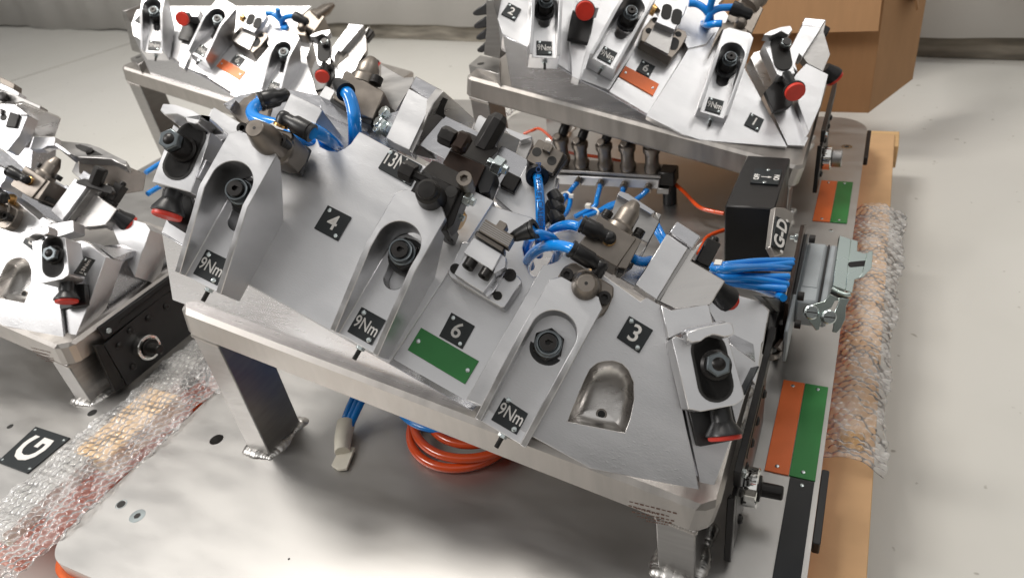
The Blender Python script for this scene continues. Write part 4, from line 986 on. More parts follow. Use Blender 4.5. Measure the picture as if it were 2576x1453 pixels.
r3('web', TR, zs, [(850, 95), (900, 20), (1085, -40), (1240, 350), (1070, 560)], -10, 24, 'pocket_aluminium')
# number plates
def nplate(px, u, c, n, txt, size, lab): return numplate(TR, px, c, n, txt, size, 1.8, 'label_black', lab, u)
nplate([(690, 50), (870, 145), (775, 310), (580, 210)], zq, CR - 1.8, NR, '2', 18, 'black plate with the number 2')
nplate([(580, 865), (770, 965), (680, 1120), (490, 1020)], zr, CR - 3.8, NR, '6', 18, 'black plate with the number 6')
nplate([(850, 890), (1045, 990), (965, 1165), (757, 1060)], zs, CR3 + .2, NR3, '1', 18, 'black plate with the number 1')
name_plate('colour_plate', TR, on([(340, 955), (825, 1215), (735, 1385), (245, 1105)], CR - 3.8, NR, zr), NR, 1.6, 'label_orange', ((.1, .5), (.9, .5)), 2.0, 'orange plate below the number 6')
GR = 'slotted locator blocks marked 9Nm on the rear fixtures'
sc = .93
RT['b1'] = locator(zq((1240, -95)), CR + 62, NR, E1R, 'upright 9Nm block right of number plate 2 on the rear right fixture', GR, tilt=math.radians(31), scale=sc, nut_dx=(0, -3))
RT['b2'] = locator(zr((450, 105)), CR + 58, NR, E1R, 'slotted 9Nm block left of the orange plate on the rear right fixture', GR, tilt=math.radians(2), scale=sc)
RT['b3'] = locator(zr((1880, 770)), CR3 + 50, NR3, nrm(E1R), 'slotted 9Nm block left of number plate 1 on the rear right fixture', GR, tilt=math.radians(12), scale=sc)
# black plate with red knob between the first two blocks
T = thing('knob_clamp', on([(1740, 300)], CR + 10, NR, zq)[0], 'black plate with red knob between two 9Nm blocks of the rear right fixture', 'clamp', 'knob clamps'); RT['k1'] = T
rs('backing_plate', T, zq, [(1640, 20), (1940, 120), (1880, 450), (1830, 615), (1535, 545), (1570, 300)], CR + 12, 8, 'black_paint')
A, B = on([(1790, 90), (1740, 330)], CR + 26, NR, zq); wK = nrm(nrm(B - A) * .75 + NR * .65)
put('knob', MB().lathe(A, wK, [(0, 7), (22, 7.5), (30, 14), (33, 14.4), (34, 13)], 30), 'black_plastic', T, smooth=35)
put('knob_cap', MB().lathe(A + wK * 33, wK, [(0, 13.4), (5, 13.4), (6, 12.6)], 32), 'red_cap', T, bev=.5)
rs('bracket', T, zq, [(1640, -20), (1700, 65), (1880, 110), (1985, 115), (2020, -20)], CR + 36, 24)
# right knob clamp with obround slot
T = thing('knob_clamp', on([(2000, 380)], CR3 + 30, NR3, zs)[0], 'slotted bracket with red knob above number plate 1 on the rear right fixture', 'clamp', 'knob clamps'); RT['k2'] = T
c3_ = uz(2666, 0, 1.9312)
r3('backing_plate', T, zs, [(1060, 575), (1270, 355), (1450, 330), (1500, 560), (1450, 760), (1410, 800), (1185, 862)], 14, 8, 'black_paint')
r3('bracket', T, c3_, [(612, 330), (700, 240), (770, 300), (800, 400), (830, 480), (850, 555), (735, 575), (715, 560)], 30, 22)
a, b = on([(735, 330), (762, 470)], CR3 + 32, NR3, c3_)
put('slot_insert', MB().prism(obround(a, b, 13, NR3), -NR3 * 6), 'hole_dark', T, bev=.6)
r3('hook', T, c3_, [(615, 262), (660, 232), (740, 205), (815, 195), (830, 225), (800, 265), (745, 235), (690, 262), (660, 270)], 44, 14)
q = on([(768, 350)], CR3 + 34, NR3, c3_)[0]
put('stud', MB().lathe(q - NR3 * 6, NR3, [(-4, 8), (12, 8), (12.2, 6), (18, 6)], 20), 'black_steel', T); put('nut_ring', MB().lathe(q + NR3 * 6, NR3, [(0, 7.6), (4, 7.6)], 6), 'zinc_steel', T, bev=.4, smooth=20)
A, B = on([(1375, 370), (1420, 590)], CR3 + 28, NR3, zs); wK = nrm(nrm(B - A) * .9 + NR3 * .4)
put('knob', MB().lathe(A - wK * 4, wK, [(0, 7.6), (26, 7.8), (36, 14.5), (39, 15), (40, 14)], 30), 'black_plastic', T, smooth=35)
put('knob_cap', MB().lathe(A + wK * 35, wK, [(0, 13.8), (5, 13.8), (6, 12.8)], 32), 'red_cap', T, bev=.5)
# tall rest block at far right
T = thing('rest_block', on([(1000, 300)], CR3 + 20, NR3, c3_)[0], 'pale rest block with a bright top edge in front of the cardboard box', 'rest block', 'tall rest blocks'); RT['rest'] = T
r3('front_block', T, c3_, [(905, 190), (1050, 205), (905, 430), (880, 405), (850, 480), (870, 545), (820, 490), (795, 400)], 24, 20)
r3('bright_top', T, c3_, [(922, 135), (1085, 148), (1045, 208), (902, 188)], 23, 14, 'polished_aluminium', 1)
r3('side_plate', T, c3_, [(1085, 150), (1065, 240), (1115, 410), (1060, 540), (945, 480), (905, 430), (1050, 208)], 8, 14, 'dull_aluminium')
q = on([(1075, 510)], CR3 - 10, NR3, c3_)[0]
put('knob', MB().lathe(q, nrm(E1R * .8 - NR3 * .4), [(0, 8), (14, 14), (20, 15)], 28), 'black_plastic', T, smooth=35)
put('knob_cap', MB().lathe(q + nrm(E1R * .8 - NR3 * .4) * 20, nrm(E1R * .8 - NR3 * .4), [(0, 13.6), (5, 13.6)], 28), 'red_cap', T, bev=.5)
put('lug', MB().box(on([(1050, 262)], CR3 - 6, NR3, c3_)[0], 14, 26, 16, [E1R, E2R, NR3]), 'black_steel', T, bev=2)
# gripper of the rear fixture
T = thing('finger_gripper', on([(1000, 350)], CR + 14, NR, zr)[0], 'grey gripper block with oval slots beside number plate 6, rear right fixture', 'gripper'); RT['grip'] = T
rs('foot', T, zr, [(585, 440), (720, 250), (780, 320), (1050, 430), (1095, 395), (1210, 450), (1235, 520), (1130, 700), (1010, 835), (560, 580)], CR + 16, 24, 'nickel_steel', 1.0)
rs('jaw_block', T, zr, [(740, 20), (880, -20), (1060, -10), (1232, 80), (1195, 185), (1050, 430), (780, 320), (850, 150)], CR + 30, 16, 'milled_aluminium', .8)
for p in ((935, 170), (1080, 240)):
    a, b = on([(p[0] + 10, p[1] - 50), (p[0] - 10, p[1] + 50)], CR + 30.6, NR, zr); put('oval_slot', MB().prism(obround(a, b, 7.5, NR), -NR * 3), 'hole_dark', T)
for p in ((680, 445), (1103, 492), (770, 290)): put('bore', MB().lathe(on([p], CR + 16.2, NR, zr)[0], NR, [(-1, 5), (.2, 5)], 20), 'hole_dark', T)
a, b = on([(1045, 600), (1030, 655)], CR + 16.6, NR, zr); put('oval_slot', MB().prism(obround(a, b, 7.5, NR), -NR * 3), 'hole_dark', T)
rs('panel', T, zr, [(780, 325), (1040, 460), (1000, 640), (960, 780), (620, 600), (700, 470)], CR + 20, 6, 'dull_aluminium')
put('knurled_nut', MB().lathe(on([(740, 150)], CR + 22, NR, zr)[0], E1R, [(-4, 8), (4, 8)], 16), 'brass', T, bev=.5)
# brown cylinder with white hose fitting
T = thing('pin_cylinder', on([(2050, 200)], CR3 + 20, NR3, zr)[0], 'brown cylinder with cone at the top picture edge, rear right fixture', 'air cylinder', GC); RT['cyl'] = T
r3('body', T, zr, [(1920, 40), (2000, -20), (2160, 20), (2330, 120), (2160, 480), (1800, 280)], 14, 40, 'nickel_steel', 1.2)
r3('body', T, zr, [(1650, 480), (1730, 330), (1990, 300), (2100, 440), (2090, 500), (1740, 430), (1620, 640), (1580, 700)], 24, 30, 'nickel_steel', 1.2)
q = on([(2150, 90)], CR3 + 8, NR3, zr)[0]; put('pin', MB().lathe(q, nrm(E2R * .9 + E1R * .25), [(-8, 16), (0, 15), (4, 12.6), (22, 12), (40, 5), (41, 4)], 32), 'nickel_steel', T)
put('stud', MB().lathe(on([(2000, 330)], CR3 + 26, NR3, zr)[0], NR3, [(-2, 9), (2, 9), (8, 5.5), (9, 2)], 20), 'nickel_steel', T)
q = on([(2090, 200)], CR3 + 34, NR3, zr)[0]; a = on([(1950, 140)], CR3 + 34, NR3, zr)[0]; wE = nrm(a - q)
put('elbow', MB().lathe(q, wE, [(-8, 5), (-4, 8), (8, 8), (12, 10), (24, 10.4)], 22), 'black_plastic', T, smooth=40)
rs2 = lambda u, pc, n, c0: [on([p], c0 + c, n, u)[0] for p, c in pc]
GB2 = 'blue air hoses of the rear fixtures'
RT['h1'] = hose([q + wE * 22] + rs2(zr, [((1850, 110), 34), ((1700, 120), 32), ((1580, 180), 28), ((1520, 300), 14), ((1480, 360), -6)], NR3, CR3), 5.2, 'blue hose bending from the rear cylinder elbow to the left', grp=GB2)
RT['h2'] = hose(rs2(zr, [((1250, 50), 30), ((1370, 60), 30), ((1480, 130), 28), ((1540, 230), 20), ((1500, 330), -2)], NR3, CR3), 5.2, 'blue hose crossing above the rear gripper', grp=GB2)
RT['h3'] = hose(rs2(zr, [((1600, -40), 50), ((1570, 60), 40), ((1555, 160), 28), ((1560, 300), 10), ((1480, 370), -8)], NR3, CR3), 5.2, 'blue hose dropping straight down into the rear fixture', grp=GB2)
RT['h4'] = hose(rs2(zr, [((1730, 340), 26), ((1620, 345), 22), ((1520, 360), 12), ((1440, 340), -4)], NR3, CR3), 5.2, 'short blue hose lowest of the rear cluster', grp=GB2)
r3('hub_block', TR, zr, [(1180, 200), (1330, 80), (1480, 150), (1560, 380), (1640, 460), (1500, 640), (1240, 700), (1090, 400)], 2, 20, 'milled_aluminium')
# black rubber bellows on the left flank
T = thing('rubber_bellows', pl(*zq((290, 400)), (0, 1010, 0), (0, 1, 0)), 'black ribbed rubber bellows hanging on the left flank of the rear right fixture', 'bellows'); RT['bel'] = T
for i, ((x0_, y0_), (x1_, y1_)) in enumerate([((160, 195), (372, 100)), ((172, 380), (372, 300)), ((205, 545), (372, 470)), ((222, 725), (335, 650))]):
    P_ = [pl(*zq(p), (0, 1010, 0), (0, 1, 0)) for p in [(375, y0_ - 160 + i * 8), (x0_ + 60, y0_ - 60), (x0_, y0_ - 5), (x0_ + 10, y0_ + 30), (x0_ + 70, y0_ + 40), (375 - i * 8, y0_ + 20)]]
    put('fold', MB().prism(P_, (0, 46, 0)), 'bellows', T, bev=5)
# green block seen under the rear slab is left to the copy loop

# --------------------------------------------------------------- things lying between the fixtures
T = thing('manifold', (-360, 1000, 30), 'grey air manifold with a row of brown couplings on black feet between the two fixtures', 'manifold')
za = lambda p, Y=990: pl(*z3(p), (0, Y, 0), (0, 1, 0))
put('bar', MB().prism([za((640, 860)), za((2112, 935)), za((2100, 1062)), za((640, 992))], (0, 46, 0)), 'milled_aluminium', T, bev=.8)
put('flange', MB().prism([za((2085, 1050)), za((2255, 1065)), za((2250, 1140)), za((2075, 1130))], (0, 46, 0)), 'dull_aluminium', T, bev=.6)
tb = za((1400, 880)); 
put('top_cover', MB().box((-372, 1014, za((1400, 885))[2] + 3), 190, 42, 5), 'dull_aluminium', T, bev=.6)
for p in ((2215, 1240), (300, 1150)):
    q = za(p); put('foot', MB().prism(circle((q[0], 1012, 0), 11, Z3, 20), (0, 0, 40)), 'black_plastic', T, bev=.6)
put('valve_cap', MB().box(za((2200, 980)) + np.array([0, 20, 4]), 26, 30, 24), 'black_steel', T, bev=2)
cpl = [(740, 740, 420), (1010, 800, 380), (1350, 830, 400), (1675, 850, 470), (2020, 880, 500)]
for i, (x_, yb_, yt_) in enumerate(cpl):
    b_ = pl(*z3((x_, yb_)), (0, 1008, 0), (0, 1, 0)); b_[2] = max(b_[2], 40)
    o = put('coupling', MB().lathe(b_, Z3, [(-4, 9), (6, 9), (6.2, 11), (12, 13), (18, 13), (22, 11), (27, 10.6), (38, 10.8), (43, 13.4), (50, 13.8), (53, 10), (54, 7)], 28), 'nickel_steel', T, smooth=35)
    put('nipple', MB().lathe(b_ + Z3 * 53 + np.array([-2, -4, 0]), (0, -.7, .7), [(-4, 6), (6, 6.4), (7, 5)], 16), 'brass' if False else 'nickel_steel', o, bev=.4)
    put('sleeve', MB().lathe(b_ + Z3 * 55 + np.array([2, 6, 0]), (.3, .4, .86), [(-6, 7), (4, 8), (20, 7), (26, 4)], 18), 'black_plastic', T, smooth=45)
GM = 'blue air hoses plugged into the manifold'
mf = [((960, 950), [((900, 1010), 985, 40), ((830, 1100), 960, 30), ((780, 1180), 930, 24), ((640, 1210), 900, 30), ((560, 1110), 890, 40), ((570, 960), 930, 60)]),
      ((1275, 985), [((1260, 1050), 985, 40), ((1225, 1180), 950, 30), ((1200, 1290), 930, 24), ((1120, 1350), 910, 20), ((900, 1460), 880, 16)]),
      ((1615, 1010), [((1595, 1060), 985, 36), ((1590, 1140), 960, 28), ((1560, 1230), 940, 22), ((1400, 1290), 920, 20), ((1240, 1380), 900, 16), ((1020, 1460), 880, 14)]),
      ((1960, 1040), [((1930, 1090), 985, 36), ((1840, 1170), 960, 28), ((1720, 1240), 940, 24), ((1500, 1290), 915, 20), ((1300, 1370), 900, 16)])]
labs = ['leftmost blue hose on the manifold, tied into a loop', 'second blue hose from the left on the manifold', 'third blue hose on the manifold, passing behind the bright cap strip', 'rightmost blue hose on the manifold']
for (s0, ps), lb in zip(mf, labs):
    q = za(s0, 988); hb_ = q + np.array([0, 0, 0])
    put('push_fitting', MB().lathe(q + np.array([0, 6, 3]), (0, -.85, -.3), [(-6, 5.6), (4, 6), (4.2, 5), (9, 5), (9.2, 6.6), (14, 6.6)], 20), 'nickel_steel', T)
    pts = [q + np.array([0, -4, 0])] + [pl(*z3(p), (0, 0, z_), (0, 0, 1)) for p, Y_, z_ in ps]
    hose(pts, 4.0, lb, grp=GM)
pts = [pl(*zm(p), (0, 0, z_), (0, 0, 1)) for p, z_ in [((520, 460), 34), ((530, 560), 30), ((500, 680), 26), ((440, 780), 30), ((380, 820), 40)]]
hose(pts, 4.0, 'blue hose with a tight bend beside the valve elbows', grp=GM)
pts = [pl(*zm(p), (0, 0, z_), (0, 0, 1)) for p, z_ in [((480, 430), 40), ((430, 520), 34), ((380, 620), 34), ((340, 700), 40)]]
hose(pts, 4.0, 'blue hose just left of the tight bend', grp=GM)
for i, (p0, lab) in enumerate((((470, 440), 'white cable tie on the left hose pair by the manifold'), ((890, 680), 'white cable tie round the middle hose bundle'))):
    a, b, c_ = [pl(*zm((p0[0] + dx, p0[1] + dy)), (0, 0, 44 - i * 14), (0, 0, 1)) for dx, dy in ((-80, 0), (10, -22), (80, 40))]
    mb = MB().tube([a, b, c_], 1.6, 8, 6).box(c_, 7, 5, 5) if i == 0 else MB().tube([pl(*zm(p), (0, 0, 30), (0, 0, 1)) for p in [(850, 670), (930, 680), (985, 730), (970, 780)]], 1.6, 8, 6).box(pl(*zm((820, 640)), (0, 0, 34), (0, 0, 1)), 8, 8, 6)
    solo('cable_tie', mb, 'cable_tie', lab, 'cable tie', 'white cable ties', smooth=50)
# red hoses to the switch box
rp = [pl(*z3(p), (0, 0, z_), (0, 0, 1)) for p, z_ in [((170, 270), 20), ((280, 225), 26), ((420, 205), 30), ((700, 460), 40), ((860, 545), 44), ((1240, 600), 48), ((1600, 670), 48), ((1900, 745), 46), ((2180, 850), 40), ((2350, 990), 34), ((2500, 1130), 30)]] + [pl(*c6(p), (0, 0, 30), (0, 0, 1)) for p in [(120, 105), (220, 140), (312, 158)]]
hose(rp, 3.0, 'thin orange hose running behind the couplings to the black switch box', 'hose_red', 'orange air hoses')
rp = [pl(*c6(p), (0, 0, z_), (0, 0, 1)) for p, z_ in [((120, 460), 40), ((170, 355), 34), ((225, 315), 32), ((310, 283), 30)]]
hose(rp, 3.0, 'short orange hose curving up into the black switch box', 'hose_red', 'orange air hoses')
# black switch box
zz_ = uz(2700, 500, 4.273)
tb = [pl(*zz_(p), (0, 0, 118), (0, 0, 1)) for p in [(935, 455), (1655, 500), (1395, 1350), (565, 1290)]]
T = thing('switch_box', sum(tb) / 4 * np.array([1, 1, 0]), 'black sheet metal box with an OFF to ON arrow plate on its top', 'switch box')
put('housing', MB().prism(tb, (0, 0, -96)), 'black_paint', T, bev=1.6)
kp = [pl(*zz_(p), (0, 0, 118.4), (0, 0, 1)) for p in [(1065, 700), (1520, 715), (1450, 965), (985, 930)]]
sp = name_plate('switch_plate', T, kp, Z3, 2.2, 'label_black', ((.5, .93), (.5, .07)), 2.6, 'OFF to ON plate')
xd = nrm(kp[0] - kp[3])
ex = nrm(kp[1] - kp[0])
for txt, p in (('OFF', (1098, 812)), ('ON', (1432, 828))):
    lettering('print', txt, 9.5, 'print_white', sp, pl(*zz_(p), (0, 0, 120.8), (0, 0, 1)), xd, Z3, .2)
q0, q1 = [pl(*zz_(p), (0, 0, 120.7), (0, 0, 1)) for p in ((1170, 812), (1350, 822))]
put('arrow', MB().prism([q0 + xd * .7, q1 - ex * 5 + xd * .7, q1 - ex * 5 + xd * 2.4, q1, q1 - ex * 5 - xd * 2.4, q1 - ex * 5 - xd * .7, q0 - xd * .7], Z3 * .12), 'print_white', sp, smooth=0)
# slanted bracket with the G-D plate right of the box
gp = [pl(*c6(p), (-88, 0, 0), nrm((.75, -.25, .6))) for p in [(700, 180), (805, 235), (757, 442), (668, 402)]]
gn = nrm(np.cross(gp[1] - gp[0], gp[3] - gp[0])); gn = gn if gn @ (C - gp[0]) > 0 else -gn
T = thing('letter_bracket', sum(gp) / 4, 'grey slanted bracket carrying a black plate lettered G and D', 'bracket')
bpts = [pl(*c6(p), gp[0] - gn * 2, gn) for p in [(690, 175), (700, 110), (775, 115), (842, 155), (765, 465), (700, 480), (662, 408)]]
put('bracket', MB().prism(bpts, -gn * 6), 'sawn_aluminium', T, bev=.6)
lp = name_plate('letter_plate', T, gp, gn, 1.6, 'label_black', (), 1.5)
cu = sum(gp) / 4 + gn * 1.8
up_ = nrm((gp[0] + gp[1]) / 2 - (gp[3] + gp[2]) / 2)
lettering('print', '.G-D.', 17, 'print_white', lp, cu, up_, gn, .5)

# multi-pole connector on its upright plate
zc = uz(3000, 840, 2.906)
XP = lambda u, pts, k: [pl(*u(p), (k, 0, 0), (1, 0, 0)) for p in pts]
T = thing('cable_connector', (-50, 680, 0), 'grey multi-pole connector with a zinc locking lever on a dark upright plate', 'connector')
put('mounting_plate', MB().prism(XP(zc, [(370, 110), (395, 108), (240, 1290), (170, 1500), (120, 1540), (60, 1490), (150, 1380), (190, 1000)], -52), (4, 0, 0)), 'brown_steel', T, bev=.4)
put('gasket', MB().prism(XP(zc, [(415, 215), (440, 215), (250, 1270), (225, 1270), (290, 860)], -47.6), (3, 0, 0)), 'black_plastic', T, bev=.3)
put('flange', MB().prism([(-48, 606, 90), (-48, 800, 90), (-48, 800, 50), (-48, 606, 50)], (4, 0, 0)), 'grey_plastic', T, bev=1.0)
def cbox(name, pts, x0, dx, m_, bev=2.0): return put(name, MB().prism(XP(zc, pts, x0), (dx, 0, 0)), m_, T, bev=bev, seg=3) if False else put(name, MB().prism(XP(zc, pts, x0), (dx, 0, 0)), m_, T, bev=bev)
hb = XP(zc, [(430, 300), (300, 900), (262, 1210), (300, 1290), (360, 1200), (450, 700), (470, 290)], -40)
# housing: measured corners, pushed along +X
ys = (640, 757); zs_ = (44, 112)
q_t = pl(*zc((455, 300)), (-40, 0, 0), (1, 0, 0)); q_b = pl(*zc((345, 960)), (-40, 0, 0), (1, 0, 0))
hy0, hy1 = q_b[1], q_t[1]; hz = (q_t[2] + q_b[2]) / 2
put('housing', MB().box((-33, 722, 73), 22, 120, 34), 'grey_plastic', T, bev=3)
put('seam', MB().box((-21.2, 722, 73), 2.0, 118, 32.6), 'black_plastic', T, bev=.5)
put('hood', MB().box((-16.2, 722, 73), 8.4, 119, 33), 'grey_plastic', T, bev=2.4)
put('panel', MB().box((-33, 730, 90.3), 15, 84, .8), 'grey_plastic', T, bev=.3)
# lever traced on its own upright plane and given thickness
lv = nrm((.15, -.55, .82)); pL = at(*zc((820, 560)), 120)
LV = lambda pts, d=0: [pl(*zc(p), pL + lv * d, lv) for p in pts]
put('lever_back', MB().prism(LV([(815, 228), (945, 272), (880, 850), (735, 800)]), -lv * 9), 'zinc_sheet', T, bev=.4)
put('lever_plate', MB().prism(LV([(945, 272), (1022, 292), (1012, 405), (1090, 432), (1130, 425), (1080, 690), (985, 730), (955, 880), (880, 850)], 1.2), -lv * 1.6), 'zinc_sheet', T, bev=.4)
put('lever_lip', MB().prism(LV([(1130, 425), (1175, 400), (1192, 412), (1178, 600), (1080, 700), (1030, 712), (1080, 640)], 4), -lv * 1.6), 'zinc_sheet', T, bev=.4)
o = put('thumb_slot', MB().prism(obround(*LV([(945, 560), (1100, 545)], 1.5), 3.0, lv), -lv * .5), 'black_steel', T)
o = put('fold', MB().tube(LV([(725, 835), (800, 880), (880, 905), (930, 895)], 2.5), 2.6, 10, 5), 'zinc_sheet', T, smooth=50)
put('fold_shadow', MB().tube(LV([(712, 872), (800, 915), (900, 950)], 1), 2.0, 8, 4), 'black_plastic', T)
fn = nrm((.35, -.75, .5)); pF = at(*zc((700, 1000)), 108)
LF = lambda pts, d=0: [pl(*zc(p), pF + fn * d, fn) for p in pts]
put('fork', MB().prism(LF([(705, 895), (800, 940), (800, 965), (760, 975), (720, 1055), (650, 1070), (605, 1120), (610, 1200), (580, 1300), (545, 1308), (430, 1150), (400, 1100), (440, 1035), (640, 975)]), -fn * 1.6), 'zinc_sheet', T, bev=.3, label='front half of the forked lever foot')
put('fork', MB().prism(LF([(800, 940), (930, 950), (885, 1040), (880, 1170), (830, 1280), (780, 1335), (730, 1325), (745, 1260), (750, 1120), (765, 1080), (805, 985)]), -fn * 1.6), 'zinc_sheet', T, bev=.3)
for p in ((490, 1100), (690, 1155)):
    q = LF([p], 1)[0]; o = put('slotted_screw', MB().lathe(q, fn, [(-2, 7.4), (1.2, 7.4), (2.4, 6)], 24), 'zinc_steel', T)
    put('screw_slot', MB().box(q + fn * 2.5, 10.5, 1.1, .3, [nrm(np.cross(fn, [0, .6, 1])), nrm(np.cross(fn, np.cross(fn, [0, .6, 1]))), fn]), 'hole_dark', o)
for p in ((490, 270), (360, 918), (325, 1235)):
    q = pl(*zc(p), (-37, 0, 0), (1, 0, 0)); put('cap_screw', MB().lathe(q - np.array([2, 0, 0]), (1, 0, 0), [(0, 4.4), (6, 4.4)], 18), 'black_steel', T, bev=.4)
for p in ((330, 258), (190, 880), (150, 1195)):
    q = pl(*zc(p), (-57, 0, 0), (1, 0, 0)); put('hex_nut', MB().lathe(q - np.array([3, 0, 0]), (1, 0, 0), [(-5, 2.6), (0, 2.6), (.1, 5), (4, 5)], 6), 'zinc_steel', T, bev=.4, smooth=20)
put('cover', MB().prism([pl(*z7(p), (-66, 0, 0), (1, 0, 0)) for p in [(1400, 0), (1880, 60), (1830, 760), (1700, 900), (1560, 870), (1670, 240)]], (10, 0, 0)), 'black_paint', T, bev=2)
put('bent_foot', MB().tube([pl(*z7(p), (-54, 0, 0), (1, 0, 0)) for p in [(1850, 400), (1840, 700), (1800, 860), (1700, 905)]], 3.2, 12, 6), 'nickel_steel', T, smooth=50)
# hoses into the connector plate
za6 = [((1490, 690), (2560, 620)), ((1500, 710), (2550, 660)), ((1500, 745), (2540, 730)), ((1480, 800), (2500, 850)), ((1480, 850), (2480, 960)), ((1550, 900), (2460, 1020)), ((1700, 930), (2430, 1150))]
nm = ['topmost', 'second', 'third', 'fourth', 'fifth', 'sixth', 'lowest']
for i, (a, b) in enumerate(za6):
    A = pl(*z6((1150, 690 + i * 10)), (-150 + i * 2, 0, 0), (1, 0, 0)); A0 = pl(*z6((a[0], a[1])), (-118 + (i % 3) * 3, 0, 0), (1, 0, 0)); B = pl(*z6(b), (-53, 0, 0), (1, 0, 0)); 
    m_ = (A0 + B) / 2 + np.array([0, 0, 2.0 - (i % 2) * 4])
    hose([A, A0, m_, B], 4.0, nm[i] + ' of the seven blue hoses entering the connector plate', grp='blue hoses fanning into the connector')
ct = [pl(*z6(p), (-116, 0, 0), (1, 0, 0)) for p in [(1540, 668), (1490, 690), (1480, 760), (1500, 830)]]
solo('cable_tie', MB().tube(ct, 2.4, 8, 5).box(ct[1], 7, 9, 9), 'cable_tie', 'white cable tie holding the seven hoses before the connector', 'cable tie', 'white cable ties', smooth=50)
# blue hoses seen behind the bullet cylinder
for i, ps in enumerate([[((1840, 900), 60), ((1950, 1100), 50), ((2060, 1280), 40), ((2150, 1453), 40)], [((1900, 880), 56), ((2010, 1080), 46), ((2110, 1250), 40)]]):
    hose([pl(*zm(p), (0, 0, z_), (0, 0, 1)) for p, z_ in ps], 4.2, ['blue hose just behind the bullet cylinder, left one', 'blue hose just behind the bullet cylinder, right one'][i], grp=GM)
hose([on([p], c, N0, z6)[0] for p, c in [((270, 590), -225), ((340, 620), -224), ((420, 635), -226), ((520, 620), -232), ((640, 640), -245)]], 4.4, 'short blue hose passing behind the tall rest block of number plate 3', grp=GH)
# clamping roller assemblies on the right flank
def roller(ax_pts, T):
    pass
zb_ = uz(2700, 1700, 2.613)
def roller_unit(lab, off, dark_tip):
    o = np.array(off, float)
    T = thing('locking_roller', (-54 + off[0], 450 + off[1], 40 + off[2]), lab, 'roller', 'locking rollers on the right flanks')
    Q = lambda *p: np.array(p, float) + o
    put('panel', MB().prism([Q(-61, a, b) for a, b in ((402, 4), (560, 4), (560, 76), (500, 80), (402, 74))], (4, 0, 0)), 'black_paint', T, bev=.6)
    put('top_angle', MB().prism([Q(-61, a, b) for a, b in ((406, 79), (600, 82), (600, 98), (406, 97))], (6, 0, 0)), 'black_paint', T, bev=.6)
    put('slot_strip', MB().prism([Q(-54.8, a, b) for a, b in ((432, 86), (520, 88), (520, 91), (432, 89))], (.6, 0, 0)), 'black_steel', T)
    put('front_arm', MB().prism([Q(-63, a, b) for a, b in ((384, 8), (400, 6), (402, 74), (392, 80))], (6, 0, 0)), 'black_steel', T, bev=.8)
    c0 = Q(-57, 446, 36); ax = nrm((1, .02, .02))
    put('roller_ring', MB().lathe(c0, ax, [(0, 16.4), (1, 17.6), (11, 17.6), (12, 16.8), (12, 13.4), (2, 13)], 44), 'chrome', T, bev=.4)
    put('stud', MB().lathe(c0, ax, [(0, 11.5), (14, 11.5), (14.4, 6.6), (31, 6.4), (32.4, 5.2)] if dark_tip else [(0, 11.5), (13, 11.5), (13.2, 13.4), (26, 13.2), (27, 12)], 28), 'black_steel' if dark_tip else 'dull_aluminium', T, bev=.5)
    for a, b in ((418, 60), (420, 22), (540, 62), (470, 66), (500, 64), (440, 67)):
        put('button_screw', MB().lathe(Q(-57, a, b), (1, 0, 0), [(-1, 4.6), (2, 4.4), (3.4, 2.6)], 16), 'black_steel', T)
    put('hex_screw', MB().lathe(Q(-55, 414, 88), (1, 0, 0), [(-1, 4), (3, 4)], 6), 'zinc_steel', T, bev=.3)
    return T
RU = roller_unit('chrome roller with black stud on the right flank of the front fixture', (0, 0, 0), True)
roller_unit('chrome roller with grey stud on the right flank of the rear fixture', (4, 640, 20), False)
RL = copy_thing(RU, (-778, 0, 0), 'black panel with a ringed roller under the slab of the left edge fixture')
# coiled hoses under the front slab
def coil(c, r, z, a0, a1, turns, rr, lab, m_, grp=None):
    pts = []
    for t in range(turns):
        for k in range(25):
            a = math.radians(a0 + (a1 - a0) * k / 24)
            pts.append((c[0] + (r - t * 5) * math.cos(a), c[1] + (r - t * 5) * math.sin(a), z + t * 7))
        if t < turns - 1: pts[-1:] = []
    return hose(pts, rr, lab, m_, grp, sub=2)
hose([(-358 + 62 * math.cos(math.radians(a)), 468 + 64 * math.sin(math.radians(a)), 6) for a in range(150, 400, 10)], 5.0, 'outer turn of the orange hose coiled under the front slab', 'hose_red', 'orange air hoses', sub=2)
hose([(-350 + 66 * math.cos(math.radians(a)), 473 + 62 * math.sin(math.radians(a)), 16) for a in range(150, 400, 10)], 5.0, 'second turn of the orange hose resting on the outer one', 'hose_red', 'orange air hoses', sub=2)
hose([(-346 + 54 * math.cos(math.radians(a)), 478 + 52 * math.sin(math.radians(a)), 22) for a in range(150, 400, 10)], 5.0, 'inner turn of the orange hose coil', 'hose_red', 'orange air hoses', sub=2)
for i in range(4):
    hose([(-384 + (70 - i * 3) * math.cos(math.radians(a)), 500 + (68 - i * 2) * math.sin(math.radians(a)), 26 + i * 5) for a in range(150, 400, 10)], 3.6,
         ['lowest', 'second', 'third', 'topmost'][i] + ' turn of the blue hose coil under the front slab', grp='turns of the blue coil', sub=2)
for i, dx in enumerate((0, 8, 15)):
    hose([(-478 + dx, 520, 60), (-492 + dx * .9, 470, 34), (-494 + dx * .8, 436, 18), (-487 + dx * .5, 414, 12), (-481 + dx * .3, 402, 10)], 4.0, ['left', 'middle', 'right'][i] + ' strand of the taped blue hose bundle behind the left leg', grp='taped hose bundle')
tp = MB()
tp.tube([(-489, 424, 13), (-480, 404, 10), (-470, 388, 8)], lambda t: 10.5 - 2 * t, 14, 5)
tp.prism([(-480, 398, 3), (-462, 400, 3), (-454, 372, 1.5), (-463, 368, 1.5), (-474, 371, 1.5)], (0, 0, 3))
solo('tape_wrap', tp, 'masking_tape', 'cream masking tape wrapped round the ends of three blue hoses', 'tape', bev=.5, smooth=50)

